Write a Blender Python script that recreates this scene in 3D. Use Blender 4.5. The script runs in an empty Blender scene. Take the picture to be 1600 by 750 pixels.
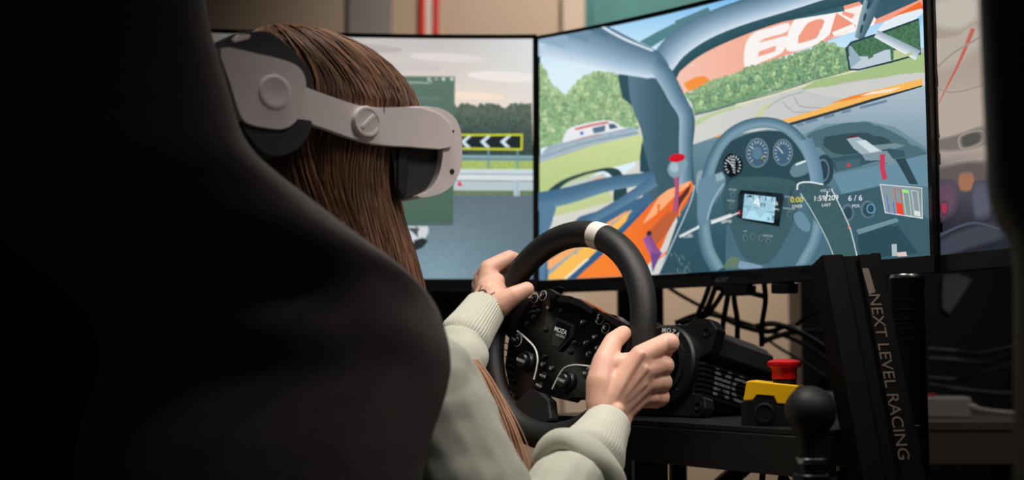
import bpy, math, random
from mathutils import Vector, Matrix
from mathutils.geometry import tessellate_polygon
random.seed(7)
scn = bpy.context.scene
C = scn.collection

# ------------------------------------------------------------------ camera
CAM = Vector((0, 0, 0.80)); TH = math.atan(179 / 2000.0); FPX = 2000.0
FW = Vector((0, math.cos(TH), math.sin(TH))); UP = Vector((0, -math.sin(TH), math.cos(TH)))
cd = bpy.data.cameras.new('camera'); cam = bpy.data.objects.new('camera', cd); C.objects.link(cam)
cam.location = CAM; cam.rotation_euler = (math.pi / 2 + TH, 0, 0)
cd.sensor_width = 36; cd.lens = 36 * FPX / 1600; cd.clip_start = 0.05
cd.dof.use_dof = True; cd.dof.focus_distance = 1.52; cd.dof.aperture_fstop = 3.2
scn.camera = cam
scn.view_settings.view_transform = 'Standard'; scn.view_settings.look = 'None'
scn.view_settings.exposure = 0; scn.view_settings.gamma = 1

# ------------------------------------------------------------------ world and lamps
w = bpy.data.worlds.new('world'); scn.world = w; w.use_nodes = True
w.node_tree.nodes['Background'].inputs[0].default_value = (0.9, 0.85, 0.8, 1)
w.node_tree.nodes['Background'].inputs[1].default_value = 0.012

def lamp(name, kind, loc, target, energy, col, size=0.2, angle=60, blend=1.0):
    l = bpy.data.lights.new(name, kind); l.energy = energy; l.color = col
    if kind == 'SPOT':
        l.spot_size = math.radians(angle); l.spot_blend = blend; l.shadow_soft_size = size
    if kind == 'AREA':
        l.size = size
    o = bpy.data.objects.new(name, l); C.objects.link(o); o.location = loc
    o.rotation_euler = (Vector(target) - Vector(loc)).to_track_quat('-Z', 'Y').to_euler()
    return o
lamp('key_lamp', 'SPOT', (-0.12, 1.22, 2.3), (0.12, 1.48, 0.80), 84, (1.0, 0.93, 0.84), 0.22, 44, 1.0)
lamp('head_spot', 'SPOT', (0.8, 0.7, 2.2), (0.12, 1.5, 0.95), 78, (1.0, 0.92, 0.85), 0.2, 32, 1.0)  # unseen spot, cone narrowed so the headset rear falls darker
lamp('seat_fill', 'SPOT', (0.75, 0.1, 2.3), (-0.07, 1.15, 0.93), 20, (1.0, 0.93, 0.88), 0.15, 19, 1.0)  # unseen fill added to brighten the seat shoulder, no fixture there
lamp('cabinet_fill', 'SPOT', (1.05, 1.75, 1.7), (0.80, 2.5, 0.78), 9, (1.0, 0.93, 0.88), 0.12, 50, 1.0)  # unseen fill added to lift the cables, bag and adaptor
lamp('wall_spot', 'SPOT', (0.55, 2.2, 2.7), (0.30, 3.6, 1.65), 150, (1.0, 0.93, 0.85), 0.25, 66, 1.0)  # unseen spot, cone shaped so the wall fades dark to the left
lamp('low_wall_lamp', 'SPOT', (0.35, 2.45, 1.9), (0.45, 3.6, 0.75), 34, (1.0, 0.90, 0.80), 0.25, 60, 1.0)
lamp('rear_rim_lamp', 'SPOT', (1.5, 2.6, 1.9), (0.2, 1.6, 0.8), 16, (1.0, 0.93, 0.88), 0.2, 50, 1.0)

# ------------------------------------------------------------------ helpers
def P(px, py, d):
    """world point at world-y distance d behind pixel (px, py)"""
    r = FW * FPX + Vector((1, 0, 0)) * (px - 800) + UP * (375 - py)
    return CAM + r * (d / r.y)
def ray(px, py):
    return FW * FPX + Vector((1, 0, 0)) * (px - 800) + UP * (375 - py)
def on_plane(px, py, o, n):
    r = ray(px, py); return CAM + r * ((o - CAM).dot(n) / r.dot(n))
def proj(p):
    v = p - CAM; d = v.dot(FW)
    return 800 + FPX * v.x / d, 375 - FPX * v.dot(UP) / d

def lin(c):
    return tuple(((x / 255) / 12.92 if x / 255 <= 0.04045 else ((x / 255 + 0.055) / 1.055) ** 2.4) for x in c)

def mat(name, col, rough=0.5, metal=0.0, noise=0.0, nscale=60, bump=0.0, bscale=400, sheen=0.0, sss=0.0, spec=0.5, coat=0.0):
    m = bpy.data.materials.new(name); m.use_nodes = True; nt = m.node_tree; b = nt.nodes['Principled BSDF']
    c = lin(col); b.inputs['Base Color'].default_value = (*c, 1); b.inputs['Roughness'].default_value = rough
    b.inputs['Metallic'].default_value = metal; b.inputs['Specular IOR Level'].default_value = spec
    b.inputs['Coat Weight'].default_value = coat
    if sheen: b.inputs['Sheen Weight'].default_value = sheen
    if sss:
        b.inputs['Subsurface Weight'].default_value = sss; b.inputs['Subsurface Radius'].default_value = (0.012, 0.004, 0.002); b.inputs['Subsurface Scale'].default_value = 0.6
    tc = nt.nodes.new('ShaderNodeTexCoord')
    if noise:
        n = nt.nodes.new('ShaderNodeTexNoise'); n.inputs['Scale'].default_value = nscale; n.inputs['Detail'].default_value = 4
        nt.links.new(tc.outputs['Object'], n.inputs['Vector'])
        r = nt.nodes.new('ShaderNodeValToRGB'); r.color_ramp.elements[0].position = 0.3; r.color_ramp.elements[1].position = 0.7
        r.color_ramp.elements[0].color = (*[x * (1 - noise) for x in c], 1); r.color_ramp.elements[1].color = (*[min(1, x * (1 + noise)) for x in c], 1)
        nt.links.new(n.outputs['Fac'], r.inputs['Fac']); nt.links.new(r.outputs['Color'], b.inputs['Base Color'])
    if bump:
        n2 = nt.nodes.new('ShaderNodeTexNoise'); n2.inputs['Scale'].default_value = bscale; n2.inputs['Detail'].default_value = 3
        nt.links.new(tc.outputs['Object'], n2.inputs['Vector'])
        bp = nt.nodes.new('ShaderNodeBump'); bp.inputs['Strength'].default_value = bump; bp.inputs['Distance'].default_value = 0.002
        nt.links.new(n2.outputs['Fac'], bp.inputs['Height']); nt.links.new(bp.outputs['Normal'], b.inputs['Normal'])
    return m

M = dict(
    plastic=mat('black_plastic', (17, 17, 18), 0.38, noise=0.1), matte=mat('matte_black', (14, 14, 15), 0.55, bump=0.1),
    gloss=mat('gloss_black', (9, 9, 10), 0.16, noise=0.05), bezel=mat('bezel_black', (26, 24, 23), 0.45, noise=0.08),
    steel=mat('black_steel', (15, 15, 16), 0.45, noise=0.15, nscale=30), alu=mat('aluminium', (150, 150, 152), 0.3, 1.0, noise=0.06),
    darkalu=mat('dark_anodised', (44, 44, 47), 0.35, 0.6, noise=0.06),
    leather=mat('black_leather', (27, 27, 28), 0.5, noise=0.08, bump=0.25, bscale=900), marker=mat('white_leather', (238, 232, 224), 0.5, noise=0.04, bump=0.1, bscale=800),
    white=mat('headset_white', (226, 216, 216), 0.42, noise=0.02), hwhite=mat('white_print', (225, 225, 225), 0.5, noise=0.02), hgrey=mat('grey_print', (120, 120, 122), 0.5, noise=0.02),
    foam=mat('dark_foam', (38, 38, 42), 0.6, noise=0.1, bump=0.2), fabric=mat('seat_fabric', (92, 85, 84), 0.7, noise=0.12, bump=0.2, bscale=600, sheen=0.05),
    skin=mat('skin', (240, 190, 168), 0.47, noise=0.075, nscale=42, bump=0.12, bscale=260, sss=0.25),
    cloth=mat('sage_cotton', (196, 199, 184), 0.85, noise=0.04, nscale=90, bump=0.35, bscale=700, sheen=0.2),
    red=mat('red_plastic', (205, 16, 26), 0.35, noise=0.05), yellow=mat('yellow_plastic', (246, 190, 8), 0.4, noise=0.04),
    cable=mat('cable_black', (15, 15, 15), 0.45, noise=0.05), wcable=mat('cable_white', (190, 185, 180), 0.5, noise=0.03),
    shelf=mat('grey_laminate', (130, 122, 116), 0.5, noise=0.05, nscale=14), adaptor=mat('adaptor_white', (190, 184, 180), 0.45, noise=0.02),
    column=mat('grey_column_paint', (150, 142, 136), 0.7, noise=0.04, nscale=6), teal=mat('teal_panel', (52, 120, 116), 0.6, noise=0.22, nscale=5),
    tape=mat('red_tape', (214, 44, 26), 0.5, noise=0.04), wtape=mat('white_tape', (232, 214, 200), 0.5, noise=0.03),
    floor=mat('grey_floor', (92, 86, 80), 0.6, noise=0.1, nscale=5), wall=mat('beige_wall', (196, 172, 148), 0.75, noise=0.05, nscale=2.2, bump=0.1, bscale=60),
    trimw=mat('pale_trim', (204, 184, 164), 0.7, noise=0.04, nscale=8), ink=mat('tattoo_ink', (70, 60, 62), 0.6, noise=0.05), btext=mat('bronze_print', (112, 96, 84), 0.5, noise=0.03),
    frame=mat('frame_black', (5, 5, 5), 0.65, noise=0.1, spec=0.12),
    film=mat('clear_film', (120, 120, 122), 0.25, noise=0.2, nscale=20),
)

class MB:
    def __init__(s): s.v = []; s.f = []
    def add(s, vs, fs):
        o = len(s.v); s.v += [Vector(v) for v in vs]; s.f += [tuple(i + o for i in f) for f in fs]
    def box(s, c, ax, ay, az, hx, hy, hz):
        c = Vector(c); vs = [c + ax * (i * hx) + ay * (j * hy) + az * (k * hz) for i in (-1, 1) for j in (-1, 1) for k in (-1, 1)]
        s.add(vs, [(0, 1, 3, 2), (4, 6, 7, 5), (0, 4, 5, 1), (2, 3, 7, 6), (0, 2, 6, 4), (1, 5, 7, 3)])
    def loft(s, rings, caps=True, closed=False):
        n = len(rings[0]); o = len(s.v)
        for r in rings: s.v += [Vector(p) for p in r]
        m = len(rings)
        for i in range(m if closed else m - 1):
            a = o + i * n; b = o + ((i + 1) % m) * n
            for j in range(n): s.f.append((a + j, a + (j + 1) % n, b + (j + 1) % n, b + j))
        if caps and not closed:
            s.f.append(tuple(o + j for j in reversed(range(n)))); s.f.append(tuple(o + (m - 1) * n + j for j in range(n)))
    def tube(s, path, rad, seg=12, closed=False, caps=True, flat=1.0):
        path = [Vector(p) for p in path]; n = len(path); rr = rad if isinstance(rad, (list, tuple)) else [rad] * n
        rings = []; prev = None
        for i, p in enumerate(path):
            t = (path[(i + 1) % n] - path[i - 1]) if closed else (path[min(i + 1, n - 1)] - path[max(i - 1, 0)])
            t.normalize()
            if prev is None:
                a = t.orthogonal().normalized()
            else:
                a = (prev - t * prev.dot(t)).normalized()
            prev = a; b = t.cross(a)
            rings.append([p + (a * math.cos(2 * math.pi * k / seg) + b * math.sin(2 * math.pi * k / seg) * flat) * rr[i] for k in range(seg)])
        s.loft(rings, caps, closed)
    def disc(s, c, n, rings, seg=28, xd=None):
        """lathe: rings = [(radius, height along n)]"""
        n = Vector(n).normalized(); a = (xd or n.orthogonal()).normalized(); b = n.cross(a)
        s.loft([[Vector(c) + n * h + (a * math.cos(2 * math.pi * k / seg) + b * math.sin(2 * math.pi * k / seg)) * r for k in range(seg)] for r, h in rings])
    def ball(s, c, rx, ry=None, rz=None, ax=None, ay=None, az=None, seg=20, rg=12):
        ry = ry or rx; rz = rz or rx; ax = ax or Vector((1, 0, 0)); ay = ay or Vector((0, 1, 0)); az = az or Vector((0, 0, 1))
        s.loft([[Vector(c) + ax * rx * math.sin(t) * math.cos(2 * math.pi * k / seg) + ay * ry * math.sin(t) * math.sin(2 * math.pi * k / seg) + az * rz * math.cos(t)
                 for k in range(seg)] for t in [0.08 + (math.pi - 0.16) * i / rg for i in range(rg + 1)]])
    def prism(s, pts, off):
        """closed polygon of world points extruded by vector off"""
        n = len(pts); pts = [Vector(p) for p in pts]; o = len(s.v)
        s.v += pts + [p + off for p in pts]
        tri = tessellate_polygon([pts])
        for t in tri: s.f.append(tuple(o + i for i in t)); s.f.append(tuple(o + n + i for i in reversed(t)))
        for j in range(n): s.f.append((o + j, o + (j + 1) % n, o + n + (j + 1) % n, o + n + j))
    def build(s, name, m, parent=None, smooth=True, bevel=0, bseg=2, sub=0, angle=40, loc=None):
        me = bpy.data.meshes.new(name)
        base = loc if loc is not None else (parent_loc(parent) if parent else Vector((0, 0, 0)))
        me.from_pydata([v - base for v in s.v], [], s.f); me.validate()
        import bmesh
        bm = bmesh.new(); bm.from_mesh(me); bmesh.ops.recalc_face_normals(bm, faces=bm.faces); bm.to_mesh(me); bm.free()
        me.materials.append(M[m] if isinstance(m, str) else m)
        if smooth:
            me.shade_smooth()
            if hasattr(me, 'set_sharp_from_angle'): me.set_sharp_from_angle(angle=math.radians(angle))
        o = bpy.data.objects.new(name, me); C.objects.link(o)
        if parent: o.parent = parent; o.location = base - parent_loc(parent)
        else: o.location = base
        if bevel:
            b = o.modifiers.new('bevel', 'BEVEL'); b.width = bevel; b.segments = bseg; b.limit_method = 'ANGLE'; b.angle_limit = math.radians(35)
        if sub:
            b = o.modifiers.new('sub', 'SUBSURF'); b.levels = sub; b.render_levels = sub
        return o
def parent_loc(o):
    v = o.location.copy()
    while o.parent: o = o.parent; v += o.location
    return v
def thing(name, label, cat, loc, group=None):
    o = bpy.data.objects.new(name, None); C.objects.link(o); o.location = loc; o.empty_display_size = 0.05
    return tag(o, label, cat, group)
def tag(o, label, cat, group=None):
    o['label'] = label; o['category'] = cat
    if group: o['group'] = group
    return o
def struct(o): o['kind'] = 'structure'; return o
X, Y, Z = Vector((1, 0, 0)), Vector((0, 1, 0)), Vector((0, 0, 1))
def smooth_path(pts, n=8):
    pts = [Vector(p) for p in pts]; out = []
    q = [pts[0] * 2 - pts[1]] + pts + [pts[-1] * 2 - pts[-2]]
    for i in range(1, len(q) - 2):
        for k in range(n):
            t = k / n; a, b, c, d = q[i - 1], q[i], q[i + 1], q[i + 2]
            out.append(0.5 * ((2 * b) + (c - a) * t + (2 * a - 5 * b + 4 * c - d) * t * t + (3 * b - a - 3 * c + d) * t ** 3))
    out.append(pts[-1]); return out
def sm2(pts, n=4, closed=True):
    """rounded outline through 2D points"""
    out = []; m = len(pts)
    for i in range(m if closed else m - 1):
        g = (lambda j: pts[j % m]) if closed else (lambda j: pts[max(0, min(m - 1, j))])
        a, b, c, d = g(i - 1), g(i), g(i + 1), g(i + 2)
        # centripetal-like damping: tangents limited by the shorter neighbour
        lb = math.hypot(c[0] - b[0], c[1] - b[1]) or 1; la = math.hypot(b[0] - a[0], b[1] - a[1]) or 1; lc = math.hypot(d[0] - c[0], d[1] - c[1]) or 1
        t0 = [(c[k] - a[k]) * lb / (la + lb) for k in (0, 1)]; t1 = [(d[k] - b[k]) * lb / (lb + lc) for k in (0, 1)]
        for q in range(n):
            t = q / n; h = (2*t**3-3*t*t+1, t**3-2*t*t+t, -2*t**3+3*t*t, t**3-t*t)
            out.append(tuple(h[0] * b[k] + h[1] * t0[k] + h[2] * c[k] + h[3] * t1[k] for k in (0, 1)))
    if not closed: out.append(tuple(pts[-1]))
    return out
_tcache = {}
def text2d(s, shear=0, bold=0):
    k = (s, shear, bold)
    if k not in _tcache:
        cu = bpy.data.curves.new('t', 'FONT'); cu.body = s; cu.align_x = 'CENTER'; cu.align_y = 'CENTER'; cu.shear = shear; cu.offset = bold; cu.resolution_u = 3
        to = bpy.data.objects.new('t', cu); C.objects.link(to)
        me = bpy.data.meshes.new_from_object(to.evaluated_get(bpy.context.evaluated_depsgraph_get()))
        _tcache[k] = ([(v.co.x, v.co.y) for v in me.vertices], [tuple(p.vertices) for p in me.polygons])
        bpy.data.objects.remove(to); bpy.data.curves.remove(cu)
    return _tcache[k]
def text3d(mb, s, c, r, u, size, off=0.0004, **k):
    vs, fs = text2d(s, **k); n = r.cross(u).normalized()
    mb.add([c + r * (x * size) + u * (y * size) + n * off for x, y in vs], fs)

# ------------------------------------------------------------------ room
mb = MB(); mb.box((0, 1.6, -0.02), X, Y, Z, 4, 3, 0.02); struct(mb.build('floor', 'floor', smooth=False))
mb = MB(); mb.box((0, 3.65, 1.5), X, Y, Z, 4, 0.05, 1.5); struct(mb.build('wall_back', 'wall', smooth=False))
# pale grey column against the wall and trims
xl, xr = P(541, 20, 3.55).x, P(611, 20, 3.55).x
mb = MB(); mb.box(((xl + xr) / 2, 3.63, 1.5), X, Y, Z, (xr - xl) / 2, 0.05, 1.5); struct(mb.build('trim_1', 'column', smooth=False, bevel=0.004))
xl, xr = P(878, 20, 3.58).x, P(914, 20, 3.58).x
mb = MB(); mb.box(((xl + xr) / 2, 3.585, 1.5), X, Y, Z, (xr - xl) / 2, 0.015, 1.5); struct(mb.build('trim_2', 'trimw', smooth=False, bevel=0.004))
# teal banner panel on the wall
a = P(915, 20, 3.57).x; b = P(1450, 20, 3.57).x
t = thing('wall_banner', 'teal banner panel on the beige wall above the middle screen', 'banner', (a, 3.57, 1.35))
mb = MB(); mb.box(((a + b) / 2, 3.585, 1.95), X, Y, Z, (b - a) / 2, 0.012, 0.6); mb.build('panel', 'teal', t, smooth=False, bevel=0.003)
mb = MB(); mb.box((a + 0.03, 3.569, 1.95), X, Y, Z, 0.012, 0.004, 0.6); mb.build('edge_strip', 'teal', t, smooth=False)
# dark curtain at the left, behind the seat
t = thing('curtain', 'black curtain hanging at far left behind the seat', 'curtain', (-1.5, 2.75, 0))
mb = MB(); xs_ = [P(-140, 400, 2.7).x + (P(285, 400, 2.7).x - P(-140, 400, 2.7).x) * i / 60 for i in range(61)]
mb.loft([[Vector((x, 2.72 + 0.03 * math.sin(i * 0.9), z)) for z in (0.0, 2.4)] + [Vector((x, 2.74 + 0.03 * math.sin(i * 0.9), z)) for z in (2.4, 0.0)] for i, x in enumerate(xs_)]); mb.build('cloth', 'frame', t)
mb = MB(); mb.tube([(xs_[0], 2.73, 2.41), (xs_[-1], 2.73, 2.41)], 0.012, 10); mb.build('rail', 'steel', t)
# red and white tape marker
a, b = P(656, 20, 3.57).x, P(684, 20, 3.57).x; zb = P(670, 50, 3.57).z - 0.3
t = thing('tape_marker', 'red and white striped strip fixed to the wall above the left screen', 'strip', ((a + b) / 2, 3.59, zb))
mb = MB(); mb.box(((a + b) / 2, 3.594, zb + 0.5), X, Y, Z, (b - a) / 2, 0.005, 0.5); mb.build('backing', 'wtape', t, smooth=False)
for x in (a + 0.006, b - 0.006):
    mb = MB(); mb.box((x, 3.586, zb + 0.5), X, Y, Z, 0.0085, 0.003, 0.5); mb.build('stripe', 'tape', t, smooth=False)

# ------------------------------------------------------------------ screens
class Screen:
    def __init__(s, A, B, z0, z1, R=1.5, flip=False):
        s.A, s.B = Vector((*A, 0)), Vector((*B, 0)); s.w = (s.B - s.A).length; s.d = (s.B - s.A).normalized()
        s.n = Vector((s.d.y, -s.d.x, 0)); s.z0, s.z1, s.R = z0, z1, R     # n: towards the driver
        s.tri = []; s.k = 1
    def map(s, u, z, off=0):
        x = u - s.w / 2; sag = (s.w ** 2 / 4 - x * x) / (2 * s.R)
        nn = (s.n - s.d * (x / s.R)).normalized()
        return s.A + s.d * u - s.n * sag + nn * off + Vector((0, 0, z))
    def inv(s, px, py):
        u, z = s.w / 2, (s.z0 + s.z1) / 2
        for _ in range(8):
            a = proj(s.map(u, z)); b = proj(s.map(u + 1e-4, z)); c = proj(s.map(u, z + 1e-4))
            j11, j21, j12, j22 = (b[0] - a[0]) / 1e-4, (b[1] - a[1]) / 1e-4, (c[0] - a[0]) / 1e-4, (c[1] - a[1]) / 1e-4
            ex, ey = px - a[0], py - a[1]; D = j11 * j22 - j12 * j21
            u += (ex * j22 - ey * j12) / D; z += (ey * j11 - ex * j21) / D
            u = max(-0.3, min(s.w + 0.3, u))
        return u, z
    def spoly(s, pts, col, tex=0.0):
        s.poly(sm2(pts), col, tex)
    def poly(s, pts, col, tex=0.0, raw=False, cell=0.03):
        """col: (r,g,b) sRGB 0-255, or function(px,py)->sRGB"""
        q = [p if raw else s.inv(*p) for p in pts]
        v3 = [Vector((a, b, 0)) for a, b in q]
        for t in tessellate_polygon([v3]):
            s._tri([q[i] for i in t], col, tex, cell)
        s.k += 1
    def _tri(s, t, col, tex, cell):
        def clip(p, ax, v, sg):
            o = []
            for i in range(len(p)):
                a, b = p[i - 1], p[i]; da, db = (a[ax] - v) * sg, (b[ax] - v) * sg
                if (da >= 0) != (db >= 0):
                    f = da / (da - db); o.append((a[0] + (b[0] - a[0]) * f, a[1] + (b[1] - a[1]) * f))
                if db >= 0: o.append(b)
            return o
        t = clip(clip(clip(clip(t, 0, 0, 1) or [], 0, s.w, -1) or [], 1, s.z0, 1) or [], 1, s.z1, -1) if t else t
        if len(t) < 3: return
        i0, i1 = int(min(p[0] for p in t) // cell), int(max(p[0] for p in t) // cell)
        for i in range(i0, i1 + 1):
            a = clip(t, 0, i * cell, 1); a = clip(a, 0, (i + 1) * cell, -1) if a else a
            if len(a) < 3: continue
            if callable(col):
                j0, j1 = int(min(p[1] for p in a) // cell), int(max(p[1] for p in a) // cell)
                for j in range(j0, j1 + 1):
                    b = clip(a, 1, j * cell, 1); b = clip(b, 1, (j + 1) * cell, -1) if b else b
                    if len(b) >= 3: s.tri.append((b, col, tex, s.k))
            else: s.tri.append((a, col, tex, s.k))
    def stroke(s, path, width, cols, tex=0.0):
        """band along px path; cols = colours across it (left side first)"""
        W = list(width) if isinstance(width, (list, tuple)) else [width] * len(path); L = []
        if len(path) > 2 and path[0] != path[-1]:
            p3 = sm2(path, 6, False); W = [W[min(i // 6, len(W) - 1)] * (1 - (i % 6) / 6) + W[min(i // 6 + 1, len(W) - 1)] * (i % 6) / 6 for i in range(len(p3))]; path = p3
        n = len(path)
        for i in range(n):
            a, b = path[max(0, i - 1)], path[min(n - 1, i + 1)]; dx, dy = b[0] - a[0], b[1] - a[1]; l = math.hypot(dx, dy) or 1
            L.append((path[i], (dy / l, -dx / l), W[i]))
        if not isinstance(cols, list): cols = [cols, cols]
        m = len(cols) - 1
        for k in range(m):
            f0, f1 = k / m - 0.5, (k + 1) / m - 0.5
            for i in range(n - 1):
                (p, o, w0), (q, r, w1) = L[i], L[i + 1]
                v = [(p[0] + o[0] * w0 * f0, p[1] + o[1] * w0 * f0), (q[0] + r[0] * w1 * f0, q[1] + r[1] * w1 * f0),
                     (q[0] + r[0] * w1 * f1, q[1] + r[1] * w1 * f1), (p[0] + o[0] * w0 * f1, p[1] + o[1] * w0 * f1)]
                c = [cols[k], cols[k], cols[k + 1], cols[k + 1]]
                qv = [s.inv(*x) for x in v]
                if all(0 <= x[0] <= s.w and s.z0 <= x[1] <= s.z1 for x in qv): s.tri.append((qv, c, tex, s.k))
                else: s._tri(qv, mix(cols[k], cols[k + 1], 0.5), tex, 0.03)
        s.k += 1
    def ell(s, c, rx, ry, col, rot=0, tex=0, n=20, ring=0):
        def pt(i, f=1): 
            a = 2 * math.pi * i / n; x, y = rx * f * math.cos(a), ry * f * math.sin(a)
            return (c[0] + x * math.cos(rot) - y * math.sin(rot), c[1] + x * math.sin(rot) + y * math.cos(rot))
        if ring:
            s.stroke([pt(i) for i in range(n + 1)], ring, col, tex)
        else: s.poly([pt(i) for i in range(n)], col, tex)
    def text(s, txt, c, size, col, dx=(1, 0), dy=(0, -1), **k):
        vs, fs = text2d(txt, **k)
        q = [s.inv(c[0] + size * (x * dx[0] + y * dy[0]), c[1] + size * (x * dx[1] + y * dy[1])) for x, y in vs]
        for f in fs: s.tri.append(([q[i] for i in f], col, 0, s.k))
        s.k += 1
    def build(s, parent, m):
        vs, fs, cs, tx = [], [], [], []
        base = parent_loc(parent)
        for t, col, tex, k in s.tri:
            o = len(vs)
            for i, (u, z) in enumerate(t):
                p = s.map(u, z, k * 0.00005); vs.append(p - base)
                c = col(*proj(p)) if callable(col) else (col[i] if isinstance(col, list) else col)
                cs.append((*lin(c), 1.0)); tx.append(tex)
            fs.append(tuple(range(o, len(vs))))
        me = bpy.data.meshes.new('screen'); me.from_pydata(vs, [], fs)
        at = me.attributes.new('picture', 'FLOAT_COLOR', 'POINT'); at.data.foreach_set('color', [x for c in cs for x in c])
        a2 = me.attributes.new('grain', 'FLOAT', 'POINT'); a2.data.foreach_set('value', tx)
        me.materials.append(m); o = bpy.data.objects.new('screen', me); C.objects.link(o); o.parent = parent
        return o
def screen_material(name, strength=1.0, gs=260, blur=False):
    m = bpy.data.materials.new(name); m.use_nodes = True; nt = m.node_tree; nt.nodes.clear()
    out = nt.nodes.new('ShaderNodeOutputMaterial'); add = nt.nodes.new('ShaderNodeAddShader'); em = nt.nodes.new('ShaderNodeEmission')
    gl = nt.nodes.new('ShaderNodeBsdfPrincipled'); gl.inputs['Base Color'].default_value = (0.004, 0.004, 0.004, 1); gl.inputs['Roughness'].default_value = 0.35; gl.inputs['Specular IOR Level'].default_value = 0.25
    a = nt.nodes.new('ShaderNodeAttribute'); a.attribute_name = 'picture'; g = nt.nodes.new('ShaderNodeAttribute'); g.attribute_name = 'grain'
    tc = nt.nodes.new('ShaderNodeTexCoord'); n = nt.nodes.new('ShaderNodeTexNoise'); n.inputs['Scale'].default_value = gs; n.inputs['Detail'].default_value = 3
    nt.links.new(tc.outputs['Object'], n.inputs['Vector'])
    s1 = nt.nodes.new('ShaderNodeMath'); s1.operation = 'SUBTRACT'; s1.inputs[1].default_value = 0.5; nt.links.new(n.outputs['Fac'], s1.inputs[0])
    s2 = nt.nodes.new('ShaderNodeMath'); s2.operation = 'MULTIPLY'; nt.links.new(s1.outputs[0], s2.inputs[0]); nt.links.new(g.outputs['Fac'], s2.inputs[1])
    s3 = nt.nodes.new('ShaderNodeMath'); s3.operation = 'MULTIPLY_ADD'; s3.inputs[1].default_value = 4.0; s3.inputs[2].default_value = 1.0; nt.links.new(s2.outputs[0], s3.inputs[0])
    s4 = nt.nodes.new('ShaderNodeMath'); s4.operation = 'MULTIPLY'; s4.inputs[1].default_value = strength; nt.links.new(s3.outputs[0], s4.inputs[0])
    nt.links.new(a.outputs['Color'], em.inputs['Color']); nt.links.new(s4.outputs[0], em.inputs['Strength'])
    nt.links.new(em.outputs[0], add.inputs[0]); nt.links.new(gl.outputs[0], add.inputs[1]); nt.links.new(add.outputs[0], out.inputs['Surface'])
    return m
def monitor(label, S, chin=0.021, bz=0.0065, logo=None):
    c = S.map(S.w / 2, S.z0 - chin)
    t = thing('gaming_monitor', label, 'monitor', c)
    N = 24; mb = MB(); rings = []
    for i in range(N + 1):
        u = -bz + (S.w + 2 * bz) * i / N
        rings.append([S.map(u, S.z0 - chin, -0.0015), S.map(u, S.z1 + bz, -0.0015), S.map(u, S.z1 + bz, -0.012), S.map(u, S.z1 - 0.05, -0.034), S.map(u, S.z0 + 0.04, -0.034), S.map(u, S.z0 - chin, -0.014)])
    mb.loft(rings); mb.build('casing', 'bezel', t, bevel=0.001)
    mb = MB()
    def lip(u0, u1, za, zb, n):
        mb.loft([[S.map(u0 + (u1 - u0) * i / n, z, o) for z, o in ((za, -0.002), (zb, -0.002), (zb, 0.0045), (za, 0.0045))] for i in range(n + 1)])
    lip(-bz, S.w + bz, S.z0 - chin, S.z0, N); lip(-bz, S.w + bz, S.z1, S.z1 + bz, N); lip(-bz, 0, S.z0, S.z1, 1); lip(S.w, S.w + bz, S.z0, S.z1, 1)
    mb.build('bezel', 'bezel', t, bevel=0.0006)
    return t
def mix(a, b, t): t = max(0, min(1, t)); return tuple(x + (y - x) * t for x, y in zip(a, b))

# ---- middle monitor
P1 = P(845, 438, 2.074); P2 = P(1457, 399, 1.553)
z0 = (P1.z + P2.z) / 2; 
S = Screen((P1.x, P1.y), (P2.x, P2.y), z0, z0 + 0.397, 1.55)
c3 = lambda *p: [(840 + x / 3.26, y / 3.26) for x, y in p]
c4 = lambda *p: [(1150 + x / 3.26, y / 3.26) for x, y in p]
c5 = lambda *p: [(840 + x / 2.884, 200 + y / 2.884) for x, y in p]
c6 = lambda *p: [(1080 + x / 2.6775, 180 + y / 2.6775) for x, y in p]
full = [(-0.01, S.z0 - 0.01), (S.w + 0.01, S.z0 - 0.01), (S.w + 0.01, S.z1 + 0.01), (-0.01, S.z1 + 0.01)]
S.poly(full, lambda x, y: mix(mix((128, 192, 240), (176, 218, 248), (y - 0) / 45), (222, 240, 248), (y - 40) / 70), raw=True)
# banner with letters
S.poly(c4((-330, 520), (-330, 200), (0, 60), (560, -200), (1000, -200), (1000, 30), (620, 150), (250, 285), (0, 372), (-150, 420)), lambda x, y: mix((246, 196, 178), (243, 160, 134), (x - 1060) / 200))
S.poly(c3((745, 425), (800, 395), (850, 385), (890, 420), (840, 445), (760, 470)), (246, 148, 66))
S.spoly(c4((50, 355), (48, 230), (90, 170), (180, 140), (270, 118), (262, 160), (150, 195), (118, 215), (190, 200), (262, 185), (245, 255), (215, 280), (120, 320)), (250, 244, 242))
S.poly(c4((110, 290), (118, 262), (205, 232), (200, 262)), (244, 166, 142))
S.spoly(c4((255, 250), (275, 140), (320, 85), (500, 30), (545, 60), (450, 200), (300, 262)), (250, 246, 244))
S.spoly(c4((318, 222), (330, 150), (360, 120), (450, 95), (430, 180), (350, 215)), (243, 158, 134))
S.poly(c4((470, 195), (510, 60), (590, 95), (660, 15), (760, 0), (700, 130), (560, 175)), (250, 244, 240))
S.poly(c4((472, 195), (512, 65), (620, 135), (540, 170)), (240, 150, 128))
S.poly(c4((490, 165), (600, 120), (608, 140), (500, 185)), (250, 246, 240))
S.poly(c4((540, 55), (600, 70), (640, 110), (660, 60), (655, 22)), (252, 240, 236))
S.poly(c4((700, 180), (760, 110), (930, 30), (960, 60), (800, 200)), (226, 238, 244))
S.poly(c4((800, 85), (940, 10), (960, 40), (860, 68)), (238, 110, 50))
# ground and track
S.poly(c3((700, 500), (900, 540), (1043, 480), (1500, 380), (2100, 200), (2100, 1500), (500, 1500), (500, 600)), lambda x, y: mix((212, 212, 206), (190, 194, 196), (x - 1100) / 250), tex=0.04)
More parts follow.
